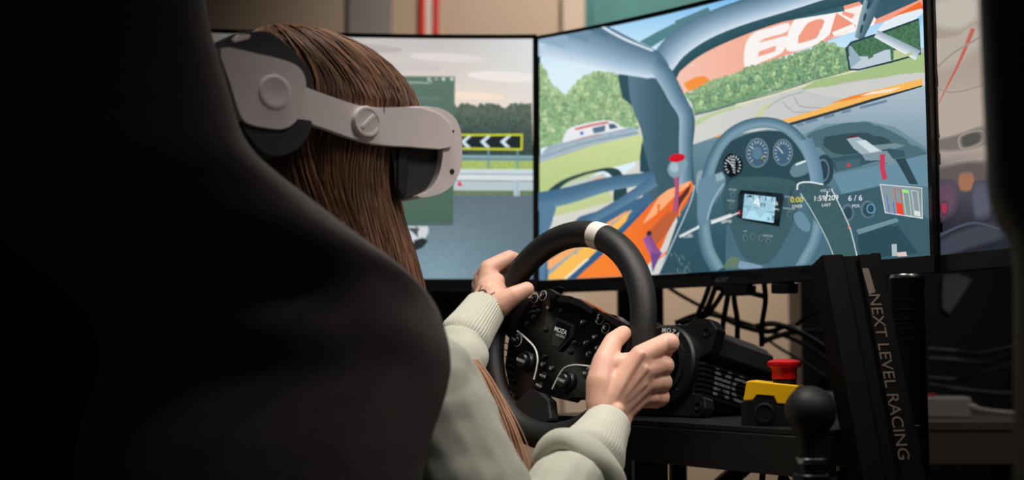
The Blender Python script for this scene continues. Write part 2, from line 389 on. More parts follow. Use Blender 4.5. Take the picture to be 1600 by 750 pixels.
# trees right
def trees(top, bottom, seed, base=(120, 158, 118), light=(172, 200, 148), n=60, r=7):
    S.poly(top + bottom, lambda x, y: base, tex=0.55)
    rnd = random.Random(seed)
    for i in range(len(top) - 1):
        (x0, y0), (x1, y1) = top[i], top[i + 1]; m = max(1, int(math.hypot(x1 - x0, y1 - y0) / 5))
        for k in range(m):
            f = (k + rnd.random()) / m; x, y = x0 + (x1 - x0) * f, y0 + (y1 - y0) * f
            S.ell((x, y + 2), 3 + 3 * rnd.random(), 4 + 4 * rnd.random(), mix(base, light, 0.3 + 0.4 * rnd.random()), tex=0.5, n=9); S.k -= 1
    S.k += 1
    def inside(x, y, P_):
        c = False
        for i in range(len(P_)):
            (xa, ya), (xb, yb) = P_[i - 1], P_[i]
            if (ya > y) != (yb > y) and x < (xb - xa) * (y - ya) / (yb - ya) + xa: c = not c
        return c
    P_ = top + bottom; xs = [p[0] for p in P_]; ys = [p[1] for p in P_]; m = 0
    pts = []
    while len(pts) < n * 5:
        x, y = rnd.uniform(min(xs), max(xs)), rnd.uniform(min(ys), max(ys))
        if inside(x, y + 4, P_) and inside(x, y - 2, P_): pts.append((x, y))
    for j, (x, y) in enumerate(pts):
        if j % 60 == 0: S.k += 1
        f = 0.5 + 0.5 * math.sin(x * 0.28 + seed) * math.cos(y * 0.13 + x * 0.05)
        S.ell((x, y), 2 + r * 0.45 * rnd.random(), 2 + r * 0.5 * rnd.random(), mix(mix(base, (70, 108, 92), 0.45), light, min(1, f * 0.75 + rnd.random() * 0.35)), tex=0.6, n=7); S.k -= 1
    S.k += 2
T = c3((760, 480), (820, 460), (870, 430), (940, 400), (1000, 390), (1043, 375)) + c4((60, 350), (120, 340), (200, 310), (260, 300), (330, 270), (400, 250), (450, 215), (520, 240), (570, 262), (600, 300))
B_ = c4((600, 360), (400, 405), (200, 470), (0, 525)) + c3((900, 560), (805, 590))
trees(T, B_, 3)
S.stroke(c3((800, 585), (900, 562), (1043, 520)) + c4((200, 478), (400, 412), (640, 352)), 2.5, (82, 112, 110))
S.poly(c3((795, 620), (850, 590), (1043, 525), (1043, 545), (900, 590), (800, 650)), (190, 206, 160))
S.poly(c4((0, 530), (200, 478), (400, 412), (620, 352), (620, 362), (400, 425), (0, 548)), (222, 220, 186))
# grass inside the bend, right
S.spoly(c4((335, 458), (420, 410), (640, 362), (960, 270), (960, 372), (700, 400), (520, 430), (400, 458)), (168, 192, 136), tex=0.06)
S.spoly(c4((350, 460), (520, 436), (700, 405), (960, 372), (960, 440), (700, 470), (560, 500)), (206, 206, 202), tex=0.03)
for q in ([(240, 520), (300, 570), (420, 565)], [(300, 490), (330, 540), (450, 550)], [(340, 470), (240, 500), (150, 560)]):
    S.stroke(smooth2 if False else c4(*q), 1.2, (150, 156, 160))
for k in range(9):
    S.stroke(c4((190 - 9 * k, 520 + 11 * k), (130 - 6 * k, 545 + 11 * k)), 1.0, (206, 210, 120))
# trees left, van, rail
trees(c3((10, 330), (40, 370), (70, 440), (140, 490), (190, 450), (230, 400), (290, 375), (350, 370), (430, 395), (480, 470)), c3((520, 660), (380, 640), (150, 720), (10, 760)), 5, (146, 182, 132), (190, 212, 160))
S.spoly(c3((135, 730), (150, 670), (175, 650), (300, 620), (370, 615), (410, 630), (440, 655), (500, 650), (500, 690), (300, 730)), (232, 236, 238))
S.poly(c3((275, 655), (350, 638), (348, 670), (280, 684)), (92, 118, 138)); S.poly(c3((365, 632), (395, 632), (415, 652), (372, 660)), (72, 98, 120))
S.stroke(c3((195, 660), (300, 635), (365, 625)), 3, (214, 60, 62)); S.stroke(c3((170, 722), (300, 690), (360, 682)), 2, (214, 70, 70)); S.ell(c3((230, 680))[0], 3, 3, (88, 110, 200), n=8)
S.poly(c3((10, 800), (60, 745), (300, 690), (500, 645), (525, 690), (540, 750), (200, 800), (10, 900)), (158, 178, 190))
for k in range(4): S.stroke(c3((20, 790 + 14 * k), (250, 715 + 14 * k), (520, 662 + 14 * k)), 1.2, (128, 152, 170) if k % 2 else (190, 204, 212))
S.poly(c5((0, 170), (18, 155), (250, 80), (460, 30), (500, 60), (490, 140), (300, 190), (100, 290), (0, 300)), lambda x, y: mix((206, 218, 156), (188, 206, 140), (y - 215) / 60), tex=0.05)
S.poly(c5((60, 440), (90, 395), (300, 270), (480, 150), (530, 120), (530, 330), (300, 420), (100, 520)), (216, 214, 206))
S.poly(c5((80, 400), (90, 350), (330, 270), (350, 330)), (196, 208, 150))
# left wing mirror
S.spoly(c5((50, 285), (130, 230), (300, 182), (370, 188), (400, 240), (405, 310), (350, 340), (346, 230), (300, 196), (150, 240), (80, 290)), (44, 72, 74))
S.poly(c5((80, 290), (160, 242), (305, 205), (325, 235), (180, 262), (100, 300)), (196, 206, 200)); S.poly(c5((240, 240), (300, 215), (305, 240), (245, 252)), (236, 176, 150))
# orange bonnet and dash area
S.spoly(c3((830, 760), (870, 720), (930, 690), (1010, 680), (1020, 720), (900, 800)), (250, 160, 62))
S.poly(c4((235, 615), (420, 560), (640, 480), (960, 400), (960, 445), (700, 505), (300, 630)), (248, 186, 96))
S.poly(c4((480, 530), (600, 490), (750, 455), (640, 500)), (238, 140, 60)); S.poly(c4((640, 490), (700, 468), (850, 445), (800, 470)), (252, 226, 196))
S.poly(c4((270, 630), (700, 505), (960, 435), (960, 450), (700, 520), (300, 640)), (48, 60, 66))
S.poly(c4((290, 640), (700, 520), (1000, 430), (1000, 900), (300, 900)), lambda x, y: mix((168, 188, 200), (122, 146, 162), (y - 150) / 90))
S.stroke(c4((320, 640), (560, 572), (780, 515)), 4, (110, 134, 156))
# dashboard body
S.poly(c6((-5, 130), (100, 95), (330, 60), (480, 80), (560, 40), (740, 25), (860, 50), (1010, 150), (1020, 460), (1010, 620), (400, 660), (-10, 660), (-60, 400)), lambda x, y: mix((112, 144, 158), (74, 108, 122), (y - 200) / 130))
S.spoly(c6((490, 90), (600, 45), (740, 30), (830, 60), (920, 110), (1000, 170), (800, 190), (600, 220), (560, 160)), (78, 108, 118))
S.spoly(c6((548, 105), (640, 80), (740, 75), (830, 100), (880, 130), (760, 150), (620, 165)), (52, 78, 88)); S.poly(c6((740, 130), (860, 118), (905, 128), (800, 160)), (116, 142, 150))
S.poly(c6((590, 180), (700, 165), (840, 140), (900, 150), (905, 175), (780, 195), (612, 240)), (56, 86, 98)); S.poly(c6((612, 195), (720, 180), (722, 215), (618, 238)), (68, 100, 110))
S.poly(c6((655, 218), (667, 198), (678, 215)), (206, 66, 66))
S.ell(c6((565, 230))[0], 15, 24, (44, 68, 78), n=24); S.ell(c6((560, 232))[0], 10, 18, (96, 122, 132), n=24); S.ell(c6((560, 232))[0], 8, 15, (40, 62, 72), n=24)
S.poly(c6((600, 250), (850, 200), (1010, 160), (1010, 300), (820, 290), (640, 330)), (104, 142, 160))
S.poly(c6((600, 340), (820, 295), (1010, 440), (1010, 600), (720, 620), (660, 480)), (58, 92, 104))
S.poly(c6((700, 500), (860, 440), (960, 580), (720, 600)), (44, 76, 86)); S.poly(c6((700, 480), (870, 430), (880, 445), (710, 500)), (110, 144, 152))
S.poly(c6((865, 185), (905, 180), (960, 290), (925, 290)), (44, 70, 80))
S.ell(c6((665, 408))[0], 10, 14, (92, 116, 128)); S.ell(c6((665, 410))[0], 7, 10, (46, 70, 80)); S.ell(c6((750, 395))[0], 12, 14, (92, 116, 128)); S.ell(c6((752, 396))[0], 9, 11, (46, 76, 90)); S.ell(c6((762, 392))[0], 6, 7, (120, 180, 220), ring=1.2)
S.stroke(c6((860, 540), (862, 590)), 8, (170, 190, 196)); S.poly(c6((870, 575), (910, 572), (915, 590), (875, 592)), (226, 196, 190))
# latch with red strap
S.poly(c6((655, 95), (700, 82), (720, 95), (690, 118)), (88, 44, 58)); S.poly(c6((660, 100), (710, 92), (810, 150), (830, 180), (760, 192), (690, 140)), (160, 180, 190)); S.poly(c6((700, 110), (740, 105), (800, 150), (760, 158)), (206, 220, 226))
S.poly(c6((725, 165), (830, 150), (865, 195), (855, 210), (800, 190), (740, 190)), (126, 148, 158)); S.stroke(c6((812, 165), (812, 220), (822, 270)), 8, (196, 62, 92))
# A pillar and cage
pill = [(106, 138, 156), (88, 120, 140), (60, 92, 106)]
S.poly(c3((418, 380), (480, 385), (490, 540), (440, 500)), (52, 82, 92))
S.spoly(c3((470, 395), (480, 385), (620, 400), (800, 560), (800, 780), (800, 1000), (700, 1080), (560, 1080), (545, 700), (490, 540)), lambda x, y: mix((92, 124, 142), (60, 92, 104), (x - 985) / 45))
S.poly(c5((480, 60), (515, 200), (470, 200), (470, 130)), (46, 76, 88))
S.stroke(c3((640, 330), (760, 250), (900, 150), (1043, 90), (1200, 40), (1560, -30)), [10, 42, 52, 50, 52, 56], [(56, 96, 108), (78, 118, 130)])
S.poly(c3((710, 110), (880, 40), (900, 75), (720, 165)), (88, 128, 138))
S.poly(c3((530, 215), (620, 165), (710, 120), (722, 160), (590, 245)), (86, 132, 142))
S.stroke(c3((690, 400), (720, 330), (860, 230), (1100, 130), (1320, 60), (1560, 0), (1960, -120)), [16, 24, 24, 22, 22, 22, 22], [(44, 78, 88), (58, 96, 106)])
S.stroke(c3((640, 330), (720, 235), (860, 145), (1043, 75), (1300, 0), (1500, -60), (2060, -190)), [40, 40, 38, 35, 33, 32, 32], [(212, 228, 240), (164, 190, 210), (122, 152, 174), (88, 120, 142)])
S.stroke(c3((-60, 120), (100, 167), (300, 230), (450, 286), (600, 335), (660, 372)), [95, 85, 70, 59, 45, 24], [(214, 230, 242), (164, 192, 214), (128, 158, 182), (100, 132, 154), (74, 106, 126)])
S.stroke(c3((600, 320), (660, 390), (720, 500), (765, 590), (765, 720), (765, 960)), [24, 28, 26, 22, 20, 20], [(160, 184, 202), (128, 158, 178), (96, 130, 150), (72, 106, 124)][::1])
S.stroke(c3((318, 128), (450, 200), (600, 262)), [4, 4, 3], [(236, 246, 252), (190, 212, 228)])
# mirror and its stem
S.poly(c4((540, -60), (760, -60), (940, -60), (945, 5), (730, 100), (640, 10)), (58, 92, 108)); S.stroke(c4((715, -20), (680, 90), (640, 200)), [24, 22, 14], [(150, 172, 184), (96, 124, 138), (70, 98, 112)])
for a_ in ((690, 30), (672, 90), (655, 150)): S.ell(c4(a_)[0], 2.0, 7, (44, 70, 82), rot=0.25)
S.poly(c4((590, 360), (572, 250), (600, 215), (740, 170), (950, 95), (960, 280), (800, 325), (640, 362)), (40, 66, 74))
S.poly(c4((598, 352), (584, 252), (606, 224), (745, 180), (950, 105), (955, 270), (800, 315), (640, 352)), (74, 116, 88), tex=0.4)
S.poly(c4((600, 352), (590, 290), (700, 290), (780, 255), (815, 250), (818, 310), (640, 354)), (192, 206, 216)); S.poly(c4((590, 240), (600, 235), (655, 305), (600, 350)), (150, 176, 192)); S.poly(c4((820, 260), (900, 250), (955, 260), (955, 272), (820, 310)), (186, 202, 150))
S.stroke(c4((730, 175), (840, 230), (945, 285)), [12, 15, 17], [(234, 240, 244), (186, 200, 212), (146, 166, 180)])
# door bars, orange sill
S.poly(c5((20, 690), (20, 560), (200, 400), (430, 330), (520, 300), (530, 420), (300, 640), (180, 700)), (66, 106, 138))
S.poly(c5((55, 640), (55, 600), (270, 460), (420, 370), (400, 400), (180, 590)), (250, 176, 110)); S.poly(c5((55, 665), (60, 640), (330, 440), (430, 370), (440, 375), (200, 600), (90, 680)), (150, 170, 178))
S.poly(c5((55, 690), (60, 665), (180, 560), (300, 480), (430, 370), (410, 420), (240, 590), (130, 695)), (252, 190, 92)); S.poly(c5((110, 695), (230, 590), (250, 590), (140, 700)), (250, 236, 200))
S.poly(c5((120, 700), (300, 540), (500, 350), (520, 370), (330, 560), (200, 700)), (48, 92, 134))
S.stroke(c5((0, 335), (150, 305), (330, 255), (540, 225)), [28, 26, 22, 18], [(104, 142, 168), (78, 116, 146), (66, 104, 134)])
S.stroke(c5((240, 420), (400, 330), (540, 240)), [13, 14, 18], [(98, 134, 160), (70, 108, 138)])
S.poly(c5((18, 350), (60, 340), (95, 360), (75, 430), (60, 470), (40, 690), (18, 700)), (90, 128, 156))
S.spoly(c5((180, 700), (300, 575), (440, 430), (560, 310), (640, 270), (700, 240), (710, 255), (690, 330), (640, 400), (600, 470), (560, 560), (500, 630), (470, 700)), lambda x, y: mix((248, 132, 50), (236, 104, 44), (x - 950) / 90))
S.poly(c5((560, 310), (600, 280), (700, 240), (695, 262), (640, 300), (560, 380), (480, 440)), (252, 176, 124)); S.poly(c5((500, 520), (520, 460), (600, 380), (650, 380), (600, 470), (520, 560)), (190, 96, 56))
S.poly(c5((645, 320), (705, 250), (690, 310), (650, 370)), (90, 46, 44)); S.stroke(c5((700, 240), (712, 270), (660, 350), (650, 400)), 2.5, (250, 140, 70)); S.stroke(c5((560, 590), (610, 540), (640, 450)), 3, (250, 128, 60))
S.ell(c5((515, 480))[0], 4, 6, (40, 40, 60))
S.stroke(c5((505, 490), (530, 545), (560, 580)), [14, 15, 14], [(160, 98, 160), (128, 74, 136)]); S.poly(c5((520, 560), (570, 570), (545, 620), (530, 655), (525, 600)), (112, 72, 140))
# gearbox tunnel/left panel under dash
S.poly(c5((560, 660), (640, 430), (700, 330), (735, 195), (830, 190), (870, 250), (860, 640), (800, 660)), lambda x, y: mix((70, 106, 120), (46, 80, 92), (y - 280) / 120))
S.spoly(c5((735, 200), (770, 195), (825, 235), (760, 350), (730, 290)), (140, 164, 174)); S.poly(c5((740, 240), (830, 260), (800, 320), (740, 330)), (64, 98, 110))
S.stroke(c5((560, 655), (640, 480), (705, 330), (722, 260)), 1.4, (196, 216, 228)); rnd = random.Random(2)
for k in range(22):
    x, y = 610 + 90 * rnd.random(), 560 + 80 * rnd.random(); S.stroke(c5((x, y), (x + 2, y + 14)), 0.6, (120, 156, 168)); S.k -= 1
# red knob
S.stroke(c5((650, 180), (640, 230), (642, 280), (635, 380)), [14, 9, 6, 9], [(150, 80, 120), (186, 92, 128), (140, 70, 110)]); S.spoly(c5((598, 190), (620, 150), (680, 145), (690, 165), (660, 215), (620, 225)), (130, 160, 172)); S.ell(c5((630, 180))[0], 7, 8, (168, 192, 202)); S.ell(c5((642, 137))[0], 13, 6.5, (206, 24, 40), rot=-0.15)
# binnacle and gauges
S.spoly(c6((100, 270), (110, 170), (180, 110), (300, 70), (440, 80), (520, 130), (540, 300), (400, 330), (180, 330)), (46, 74, 84))
for (x, y), rx, ry, dark in (((188, 212), 42, 52, 1), ((292, 160), 48, 62, 0), ((400, 158), 42, 56, 0)):
    c_ = c6((x, y))[0]; rx /= 2.68; ry /= 2.68
    S.ell(c_, rx, ry, (16, 26, 32) if dark else (110, 132, 142), n=28); S.ell(c_, rx * 0.9, ry * 0.9, (12, 20, 26) if dark else (66, 98, 122), n=28)
    for k in range(14):
        a_ = 2.3 + k * 0.36; S.stroke([(c_[0] + rx * 0.62 * math.cos(a_), c_[1] + ry * 0.62 * math.sin(a_)), (c_[0] + rx * 0.82 * math.cos(a_), c_[1] + ry * 0.82 * math.sin(a_))], 1.3 if dark else 0.9, (222, 232, 236)); S.k -= 1
    S.stroke([(c_[0] - rx * .5, c_[1] - ry * .4), (c_[0] + rx * .15, c_[1] + ry * .2)], 1.2, (230, 236, 240))
    if dark:
        for k in range(6): S.stroke([(c_[0] - 4 + k, c_[1] - 10 + 4 * k), (c_[0] + 4, c_[1] - 8 + 4 * k)], 1.2, (226, 232, 236))
S.ell(c6((292, 160))[0], 8, 10, (90, 124, 148), n=20)
S.poly(c6((305, 190), (322, 165), (318, 195)), (20, 30, 36)); S.stroke(c6((310, 188), (320, 170)), 1.2, (220, 190, 90))
# steering column stalk + lever at right
S.spoly(c6((430, 240), (450, 205), (500, 190), (515, 200), (510, 240), (450, 262)), (100, 132, 144)); S.stroke(c6((455, 210), (500, 192)), 3, (220, 232, 236))
# plate
S.spoly(c6((160, 300), (220, 262), (440, 275), (470, 330), (450, 440), (340, 620), (240, 600), (180, 470), (150, 390)), (62, 92, 100), tex=0.1)
for k in range(34):
    x0 = 150 + 11 * k; a_ = c6((x0 - 40, 270 + (0 if x0 < 470 else 0)), (x0 - 90, 420)); S.stroke(c6((min(450, x0 - 10), 300), (max(165, min(440, x0 - 120)), 460)), 0.7, (46, 76, 84)); S.k -= 1
S.k += 1
S.poly(c6((225, 315), (400, 330), (405, 350), (385, 468), (230, 440), (205, 425), (215, 330)), (14, 20, 26))
S.poly(c6((240, 332), (372, 346), (362, 452), (230, 432)), (176, 222, 242))
lt = dict(dx=(1, 0.10), dy=(-0.08, -1))
S.text('5.8', c6((350, 433))[0], 11, (24, 40, 60), **lt); S.text('99', c6((316, 378))[0], 9, (30, 50, 74), **lt); S.text('4', c6((292, 368))[0], 22, (245, 250, 252), **lt); S.text('98', c6((370, 372))[0], 8, (235, 240, 242), **lt); S.text('KPH', c6((372, 396))[0], 5, (235, 240, 242), **lt); S.text('1.7', c6((290, 392))[0], 7, (30, 50, 74), **lt); S.text('MULTI', c6((350, 408))[0], 3.5, (30, 50, 74), **lt); S.text('ENGT\n 82', c6((255, 390))[0], 4, (30, 50, 74), **lt)
for k in range(5): S.stroke(c6((252 + 26 * k, 335 + 2.6 * k), (251 + 26 * k, 352 + 2.6 * k)), 1.4, (30, 50, 74)); S.k -= 1
S.poly(c6((256, 336), (272, 338), (272, 347), (256, 345)), (24, 40, 60))
for x, y in ((190, 335), (187, 382), (432, 365), (430, 415), (243, 515), (275, 508), (311, 515), (341, 530)):
    S.ell(c6((x, y))[0], 3.6, 5.2, (96, 122, 130)); S.ell(c6((x + 1, y + 1))[0], 2.5, 3.8, (58, 82, 92))
for s_, x, y in (('ENTER', 192, 314), ('RADIO', 186, 360), ('STATUS', 430, 345), ('AUXILIARY', 430, 393), ('PIT', 246, 488), ('MOTOR', 342, 507)): S.text(s_, c6((x, y))[0], 4, (190, 204, 208), **lt)
S.poly(c6((150, 640), (185, 590), (225, 600), (230, 640)), (98, 124, 104)); S.poly(c6((215, 640), (222, 610), (320, 632), (300, 660)), (128, 156, 180))
# on-screen steering wheel rim
ring = c6((130, 650), (85, 560), (68, 450), (72, 350), (95, 230), (140, 130), (210, 65), (300, 35), (390, 45), (460, 90), (520, 180), (545, 280), (560, 400), (545, 520), (500, 610), (480, 650))
rg = [(v.x, v.y) for v in smooth_path([Vector((x, y, 0)) for x, y in ring], 5)]
S.stroke(rg, [22 - 5 * abs(math.sin(math.pi * i / len(rg))) for i in range(len(rg))], [(104, 138, 152), (124, 158, 174), (96, 132, 150), (66, 100, 116)])
S.stroke(c6((500, 105), (535, 200), (550, 300), (540, 330)), [22, 21, 20, 16], [(130, 160, 180), (112, 146, 170), (92, 128, 150)])
S.spoly(c6((450, 420), (480, 405), (520, 460), (510, 490), (470, 470)), (104, 140, 160)); S.spoly(c6((60, 270), (155, 250), (160, 300), (110, 380), (80, 460), (50, 450), (45, 330)), (104, 140, 158)); S.stroke(c6((155, 290), (110, 360), (85, 440)), 1.2, (190, 210, 216))
S.poly(c6((120, 250), (150, 240), (158, 270), (125, 280)), (150, 176, 184))
# handbrake boot/lever right
S.spoly(c6((462, 300), (500, 280), (590, 295), (640, 360), (690, 480), (722, 600), (628, 612), (590, 520), (520, 410), (480, 330)), (62, 94, 100), tex=0.15)
S.stroke(c6((465, 315), (470, 290), (510, 282), (575, 292)), 2.4, (222, 232, 236)); S.stroke(c6((480, 330), (525, 400), (590, 520), (626, 608)), 1.2, (200, 216, 222)); S.stroke(c6((610, 310), (655, 400), (690, 480), (720, 600)), 1.6, (206, 220, 226)); S.ell(c6((683, 470))[0], 1.5, 2.5, (240, 110, 60))
# HUD
S.stroke(c6((-30, 510), (50, 470)), 4, [(240, 244, 246), (190, 200, 204)]); S.stroke(c6((50, 475), (50, 462)), 1.5, (240, 244, 246)); S.stroke(c6((105, 450), (190, 420)), 5.5, [(240, 244, 246), (200, 208, 212)]); S.stroke(c6((185, 424), (222, 410)), 1.6, (240, 244, 246)); S.stroke(c6((222, 400), (224, 418)), 1.6, (226, 40, 40)); S.stroke(c6((105, 440), (106, 458)), 1.6, (226, 232, 236))
ht = dict(dx=(1, -0.04), dy=(0, -1)); hw = (240, 244, 246)
S.text('FUEL', c6((8, 508))[0], 7, hw, dx=(1, -0.15), dy=(0, -1)); S.text('RPMS', c6((168, 448))[0], 7, hw, dx=(1, -0.1), dy=(0, -1))
S.text('0:00', c6((465, 357))[0], 12, (236, 226, 60), **ht); S.text('OVER', c6((467, 384))[0], 6.5, hw, **ht); S.text('1:59/209', c6((588, 350))[0], 11.5, hw, **ht); S.text('LAST', c6((590, 378))[0], 6.5, hw, **ht); S.text('ABS TC', c6((592, 318))[0], 6.5, (190, 206, 212), **ht); S.text('6 / 6', c6((712, 350))[0], 12.5, hw, **ht); S.text('POS.', c6((717, 382))[0], 6.5, hw, **ht)
S.stroke(c6((596, 320), (588, 362)), 1.6, hw)
S.poly(c6((815, 290), (995, 305), (998, 436), (838, 412)), (206, 212, 214)); S.poly(c6((820, 295), (992, 309), (994, 430), (842, 408)), (134, 152, 158))
for (x, c_, f) in ((842, (60, 80, 220), 0), (878, (222, 40, 40), .45), (912, (180, 230, 170), 0.12), (950, (210, 214, 216), .25)):
    q = c6((x, 306 + (x - 842) * .1), (x + 26, 310 + (x - 842) * .1), (x + 38, 416 + (x - 842) * .1), (x + 14, 410 + (x - 842) * .1)); S.stroke(q + [q[0]], 1.1, c_)
    if f == .45: S.poly([mix(q[1], q[2], .55), q[2], q[3], mix(q[0], q[3], .55)], (236, 70, 50))
    if f == .12: S.poly([q[0], q[1], mix(q[1], q[2], .12), mix(q[0], q[3], .12)], (150, 230, 120))
    if f == .25: S.poly([mix(q[1], q[2], .8), q[2], q[3], mix(q[0], q[3], .8)], (220, 224, 226))
SM = screen_material('screen_picture', 1.0)
mc = monitor('middle monitor showing a race car cockpit, directly behind the steering wheel', S); S.build(mc, SM)
vs = MB(); c_ = S.inv(1130, 436); p0 = S.map(c_[0], c_[1], 0.0048); text3d(vs, 'acer', p0, S.d, Z, 0.014, shear=0.3); vs.build('logo', 'hgrey', mc, smooth=False)

# ---- left monitor
q1 = P(833, 436, 2.075); q0 = P(333, 42, 2.02)
dl = Vector((q1.x - q0.x, q1.y - q0.y, 0)).normalized(); A_ = Vector((q1.x, q1.y, 0)) - dl * 0.697
L = Screen((A_.x, A_.y), (q1.x, q1.y), q1.z, q1.z + 0.397, 2.6)
full = [(-0.01, L.z0 - 0.01), (L.w + 0.01, L.z0 - 0.01), (L.w + 0.01, L.z1 + 0.01), (-0.01, L.z1 + 0.01)]
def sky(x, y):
    c = mix((196, 192, 190), (238, 222, 206), (y - 60) / 110); c = mix(c, (226, 228, 228), (x - 700) / 160 * (1 if y < 120 else .5)); return mix((84, 80, 78), c, (x - 300) / 260)  # left side painted darker, imitating light falling off there
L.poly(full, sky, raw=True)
k1 = lambda *p: [(300 + x / 1.667, y / 1.667) for x, y in p]
k2 = lambda *p: [(600 + x / 1.973, 80 + y / 1.973) for x, y in p]
for cx, cy, rx, ry, c_ in ((700, 90, 60, 7, (224, 216, 212)), (640, 105, 50, 8, (206, 198, 196)), (560, 75, 70, 7, (186, 178, 176)), (790, 120, 60, 8, (240, 232, 226)), (740, 150, 50, 6, (246, 226, 206))): L.ell((cx, cy), rx, ry, c_, rot=.05)
tl = k2((100, 200), (205, 190), (225, 172), (260, 165), (290, 172), (330, 160), (380, 178), (410, 165), (455, 160))
L.poly(tl + k2((460, 330), (100, 330)), lambda x, y: mix((98, 112, 98), (62, 78, 74), (y - 165) / 50), tex=0.5)
rnd = random.Random(4)
for k in range(26):
    x = 700 + 130 * rnd.random(); y = 166 + 6 * rnd.random(); L.ell((x, y), 5, 6, (92, 106, 94), tex=.5, n=9); L.k -= 1
L.k += 1
L.poly(k2((100, 318), (460, 322), (460, 345), (100, 340)), (116, 148, 150)); L.poly(k2((100, 335), (460, 338), (460, 365), (100, 362)), (168, 188, 110), tex=.2)
L.poly(k2((100, 425), (460, 425), (460, 448), (100, 444)), (110, 128, 92), tex=.2)
L.poly(k2((-600, 436), (460, 442), (460, 760), (-600, 760)), lambda x, y: mix((100, 116, 126), mix((128, 156, 168), (98, 122, 134), (x - 700) / 120), (y - 310) / 110), tex=0.10)
L.poly(k2((100, 400), (460, 402), (460, 430), (100, 428)), (186, 200, 206))
for y, w_, c_ in ((322, 2, (150, 186, 196)), (330, 1.4, (96, 140, 152)), (366, 3.5, (196, 218, 226)), (376, 4, (160, 190, 204)), (388, 4, (206, 224, 232)), (397, 2, (120, 150, 164))): L.stroke(k2((100, y), (460, y + 4)), w_, c_)
for x in (322, 412): L.stroke(k2((x, 306), (x, 362)), 3, (116, 150, 160))
L.stroke(k2((404, 400), (406, 447)), 6, [(150, 176, 188), (196, 214, 222), (130, 158, 172)]); L.stroke(k2((414, 400), (416, 447)), 3, (176, 198, 208))
L.stroke(k2((233, 335), (233, 356)), 4, (214, 50, 60)); L.poly(k2((230, 402), (236, 402), (242, 416), (226, 416)), (214, 60, 66))
L.poly(k2((200, 256), (428, 255), (427, 306), (200, 303)), (206, 214, 50)); L.poly(k2((200, 262), (422, 261), (421, 300), (200, 297)), (34, 44, 46))
for x in (200, 258, 318, 380): L.poly(k2((x - 22, 279), (x, 262), (x + 12, 262), (x - 8, 280), (x + 10, 297), (x - 4, 297)), (216, 232, 238))
L.poly(k2((-20, 540), (-20, 605), (60, 606), (100, 600), (125, 580), (137, 560), (136, 540)), (206, 212, 218)); L.poly(k2((60, 600), (70, 590), (120, 575), (136, 585), (120, 605), (90, 618), (70, 612)), (40, 46, 50)); L.poly(k2((70, 545), (110, 545), (100, 570), (90, 560)), (70, 80, 86)); L.poly(k2((20, 560), (60, 560), (95, 590), (60, 588)), (232, 236, 238)); L.stroke(k2((100, 540), (104, 575)), 2, (90, 98, 104))
L.poly([(560, 118), (711, 120), (708, 352), (560, 352)], lambda x, y: mix((96, 120, 108), (78, 104, 92), (y - 120) / 220))
L.stroke([(632, 129), (672, 130)], 1.2, (200, 212, 206)); L.stroke([(600, 154), (690, 155)], 0.8, (130, 152, 142))
for x in (670, 693, 706): L.ell((x, 124), 2.6, 2.6, (210, 222, 218), n=10)
L.ell((670, 124), 1.4, 1.4, (96, 120, 108), n=8); L.stroke([(672, 126), (675, 129)], 1.2, (210, 222, 218)); L.stroke([(679, 124), (684, 124)], 1.4, (210, 222, 218))
ml = monitor('left monitor showing a roadside with a black and white chevron sign, behind the headset', L); L.build(ml, SM)

# ---- right monitor, seen nearly edge on
dr = Vector((0.30, -0.954, 0)).normalized(); A2 = Vector((P2.x + 0.012, P2.y - 0.004, 0))
Rr = Screen((A2.x, A2.y), (A2.x + dr.x * 0.697, A2.y + dr.y * 0.697), z0, z0 + 0.397, 3.5)
full = [(-0.01, Rr.z0 - 0.01), (Rr.w + 0.01, Rr.z0 - 0.01), (Rr.w + 0.01, Rr.z1 + 0.01), (-0.01, Rr.z1 + 0.01)]
k3 = lambda *p: [(1400 + x / 1.785, y / 1.785) for x, y in p]
def rc(x, y):
    c = mix((176, 162, 150), (190, 176, 164), (y - 40) / 150); c = mix(c, (80, 78, 90), (y - 250) / 30); return mix(c, (40, 42, 52), (y - 300) / 60)
Rr.poly(full, rc, raw=True)  # reflections on the glass are painted in as part of the glowing picture
def soft(pts, c, steps=7, spread=0.22):
    cx, cy = sum(p[0] for p in pts) / len(pts), sum(p[1] for p in pts) / len(pts); q = sm2(pts)
    for k in range(steps):
        f = 1 + spread * (1 - 2 * k / (steps - 1)); w_ = (k + 1) / steps
        Rr.poly([(cx + (x - cx) * f, cy + (y - cy) * f) for x, y in q], lambda x, y, w_=w_: mix(rc(x, y), c, w_))
soft(k3((85, 10), (220, -10), (235, 40), (190, 80), (120, 75), (90, 40)), (206, 198, 186)); soft(k3((90, 120), (170, 100), (215, 70), (240, 90), (235, 130), (110, 200)), (196, 184, 172)); soft(k3((100, 270), (240, 250), (240, 330), (110, 360)), (194, 178, 166))
Rr.stroke(k3((217, 80), (180, 170), (150, 230), (115, 300)), [9, 6, 4, 1.0], [rc(1500, 120), (212, 112, 98), (206, 92, 78), rc(1500, 120)]); Rr.stroke(k3((100, 205), (160, 150), (235, 105)), 3, [(186, 172, 160), (156, 144, 136), (186, 172, 160)])
Rr.stroke(k3((95, 235), (160, 258), (250, 236)), 3, [(186, 172, 160), (160, 146, 138), (186, 172, 160)]); soft(k3((100, 398), (175, 376), (250, 355), (255, 398), (180, 420), (105, 418)), (128, 120, 114)); soft(k3((185, 382), (240, 368), (240, 395), (190, 412)), (88, 86, 84))
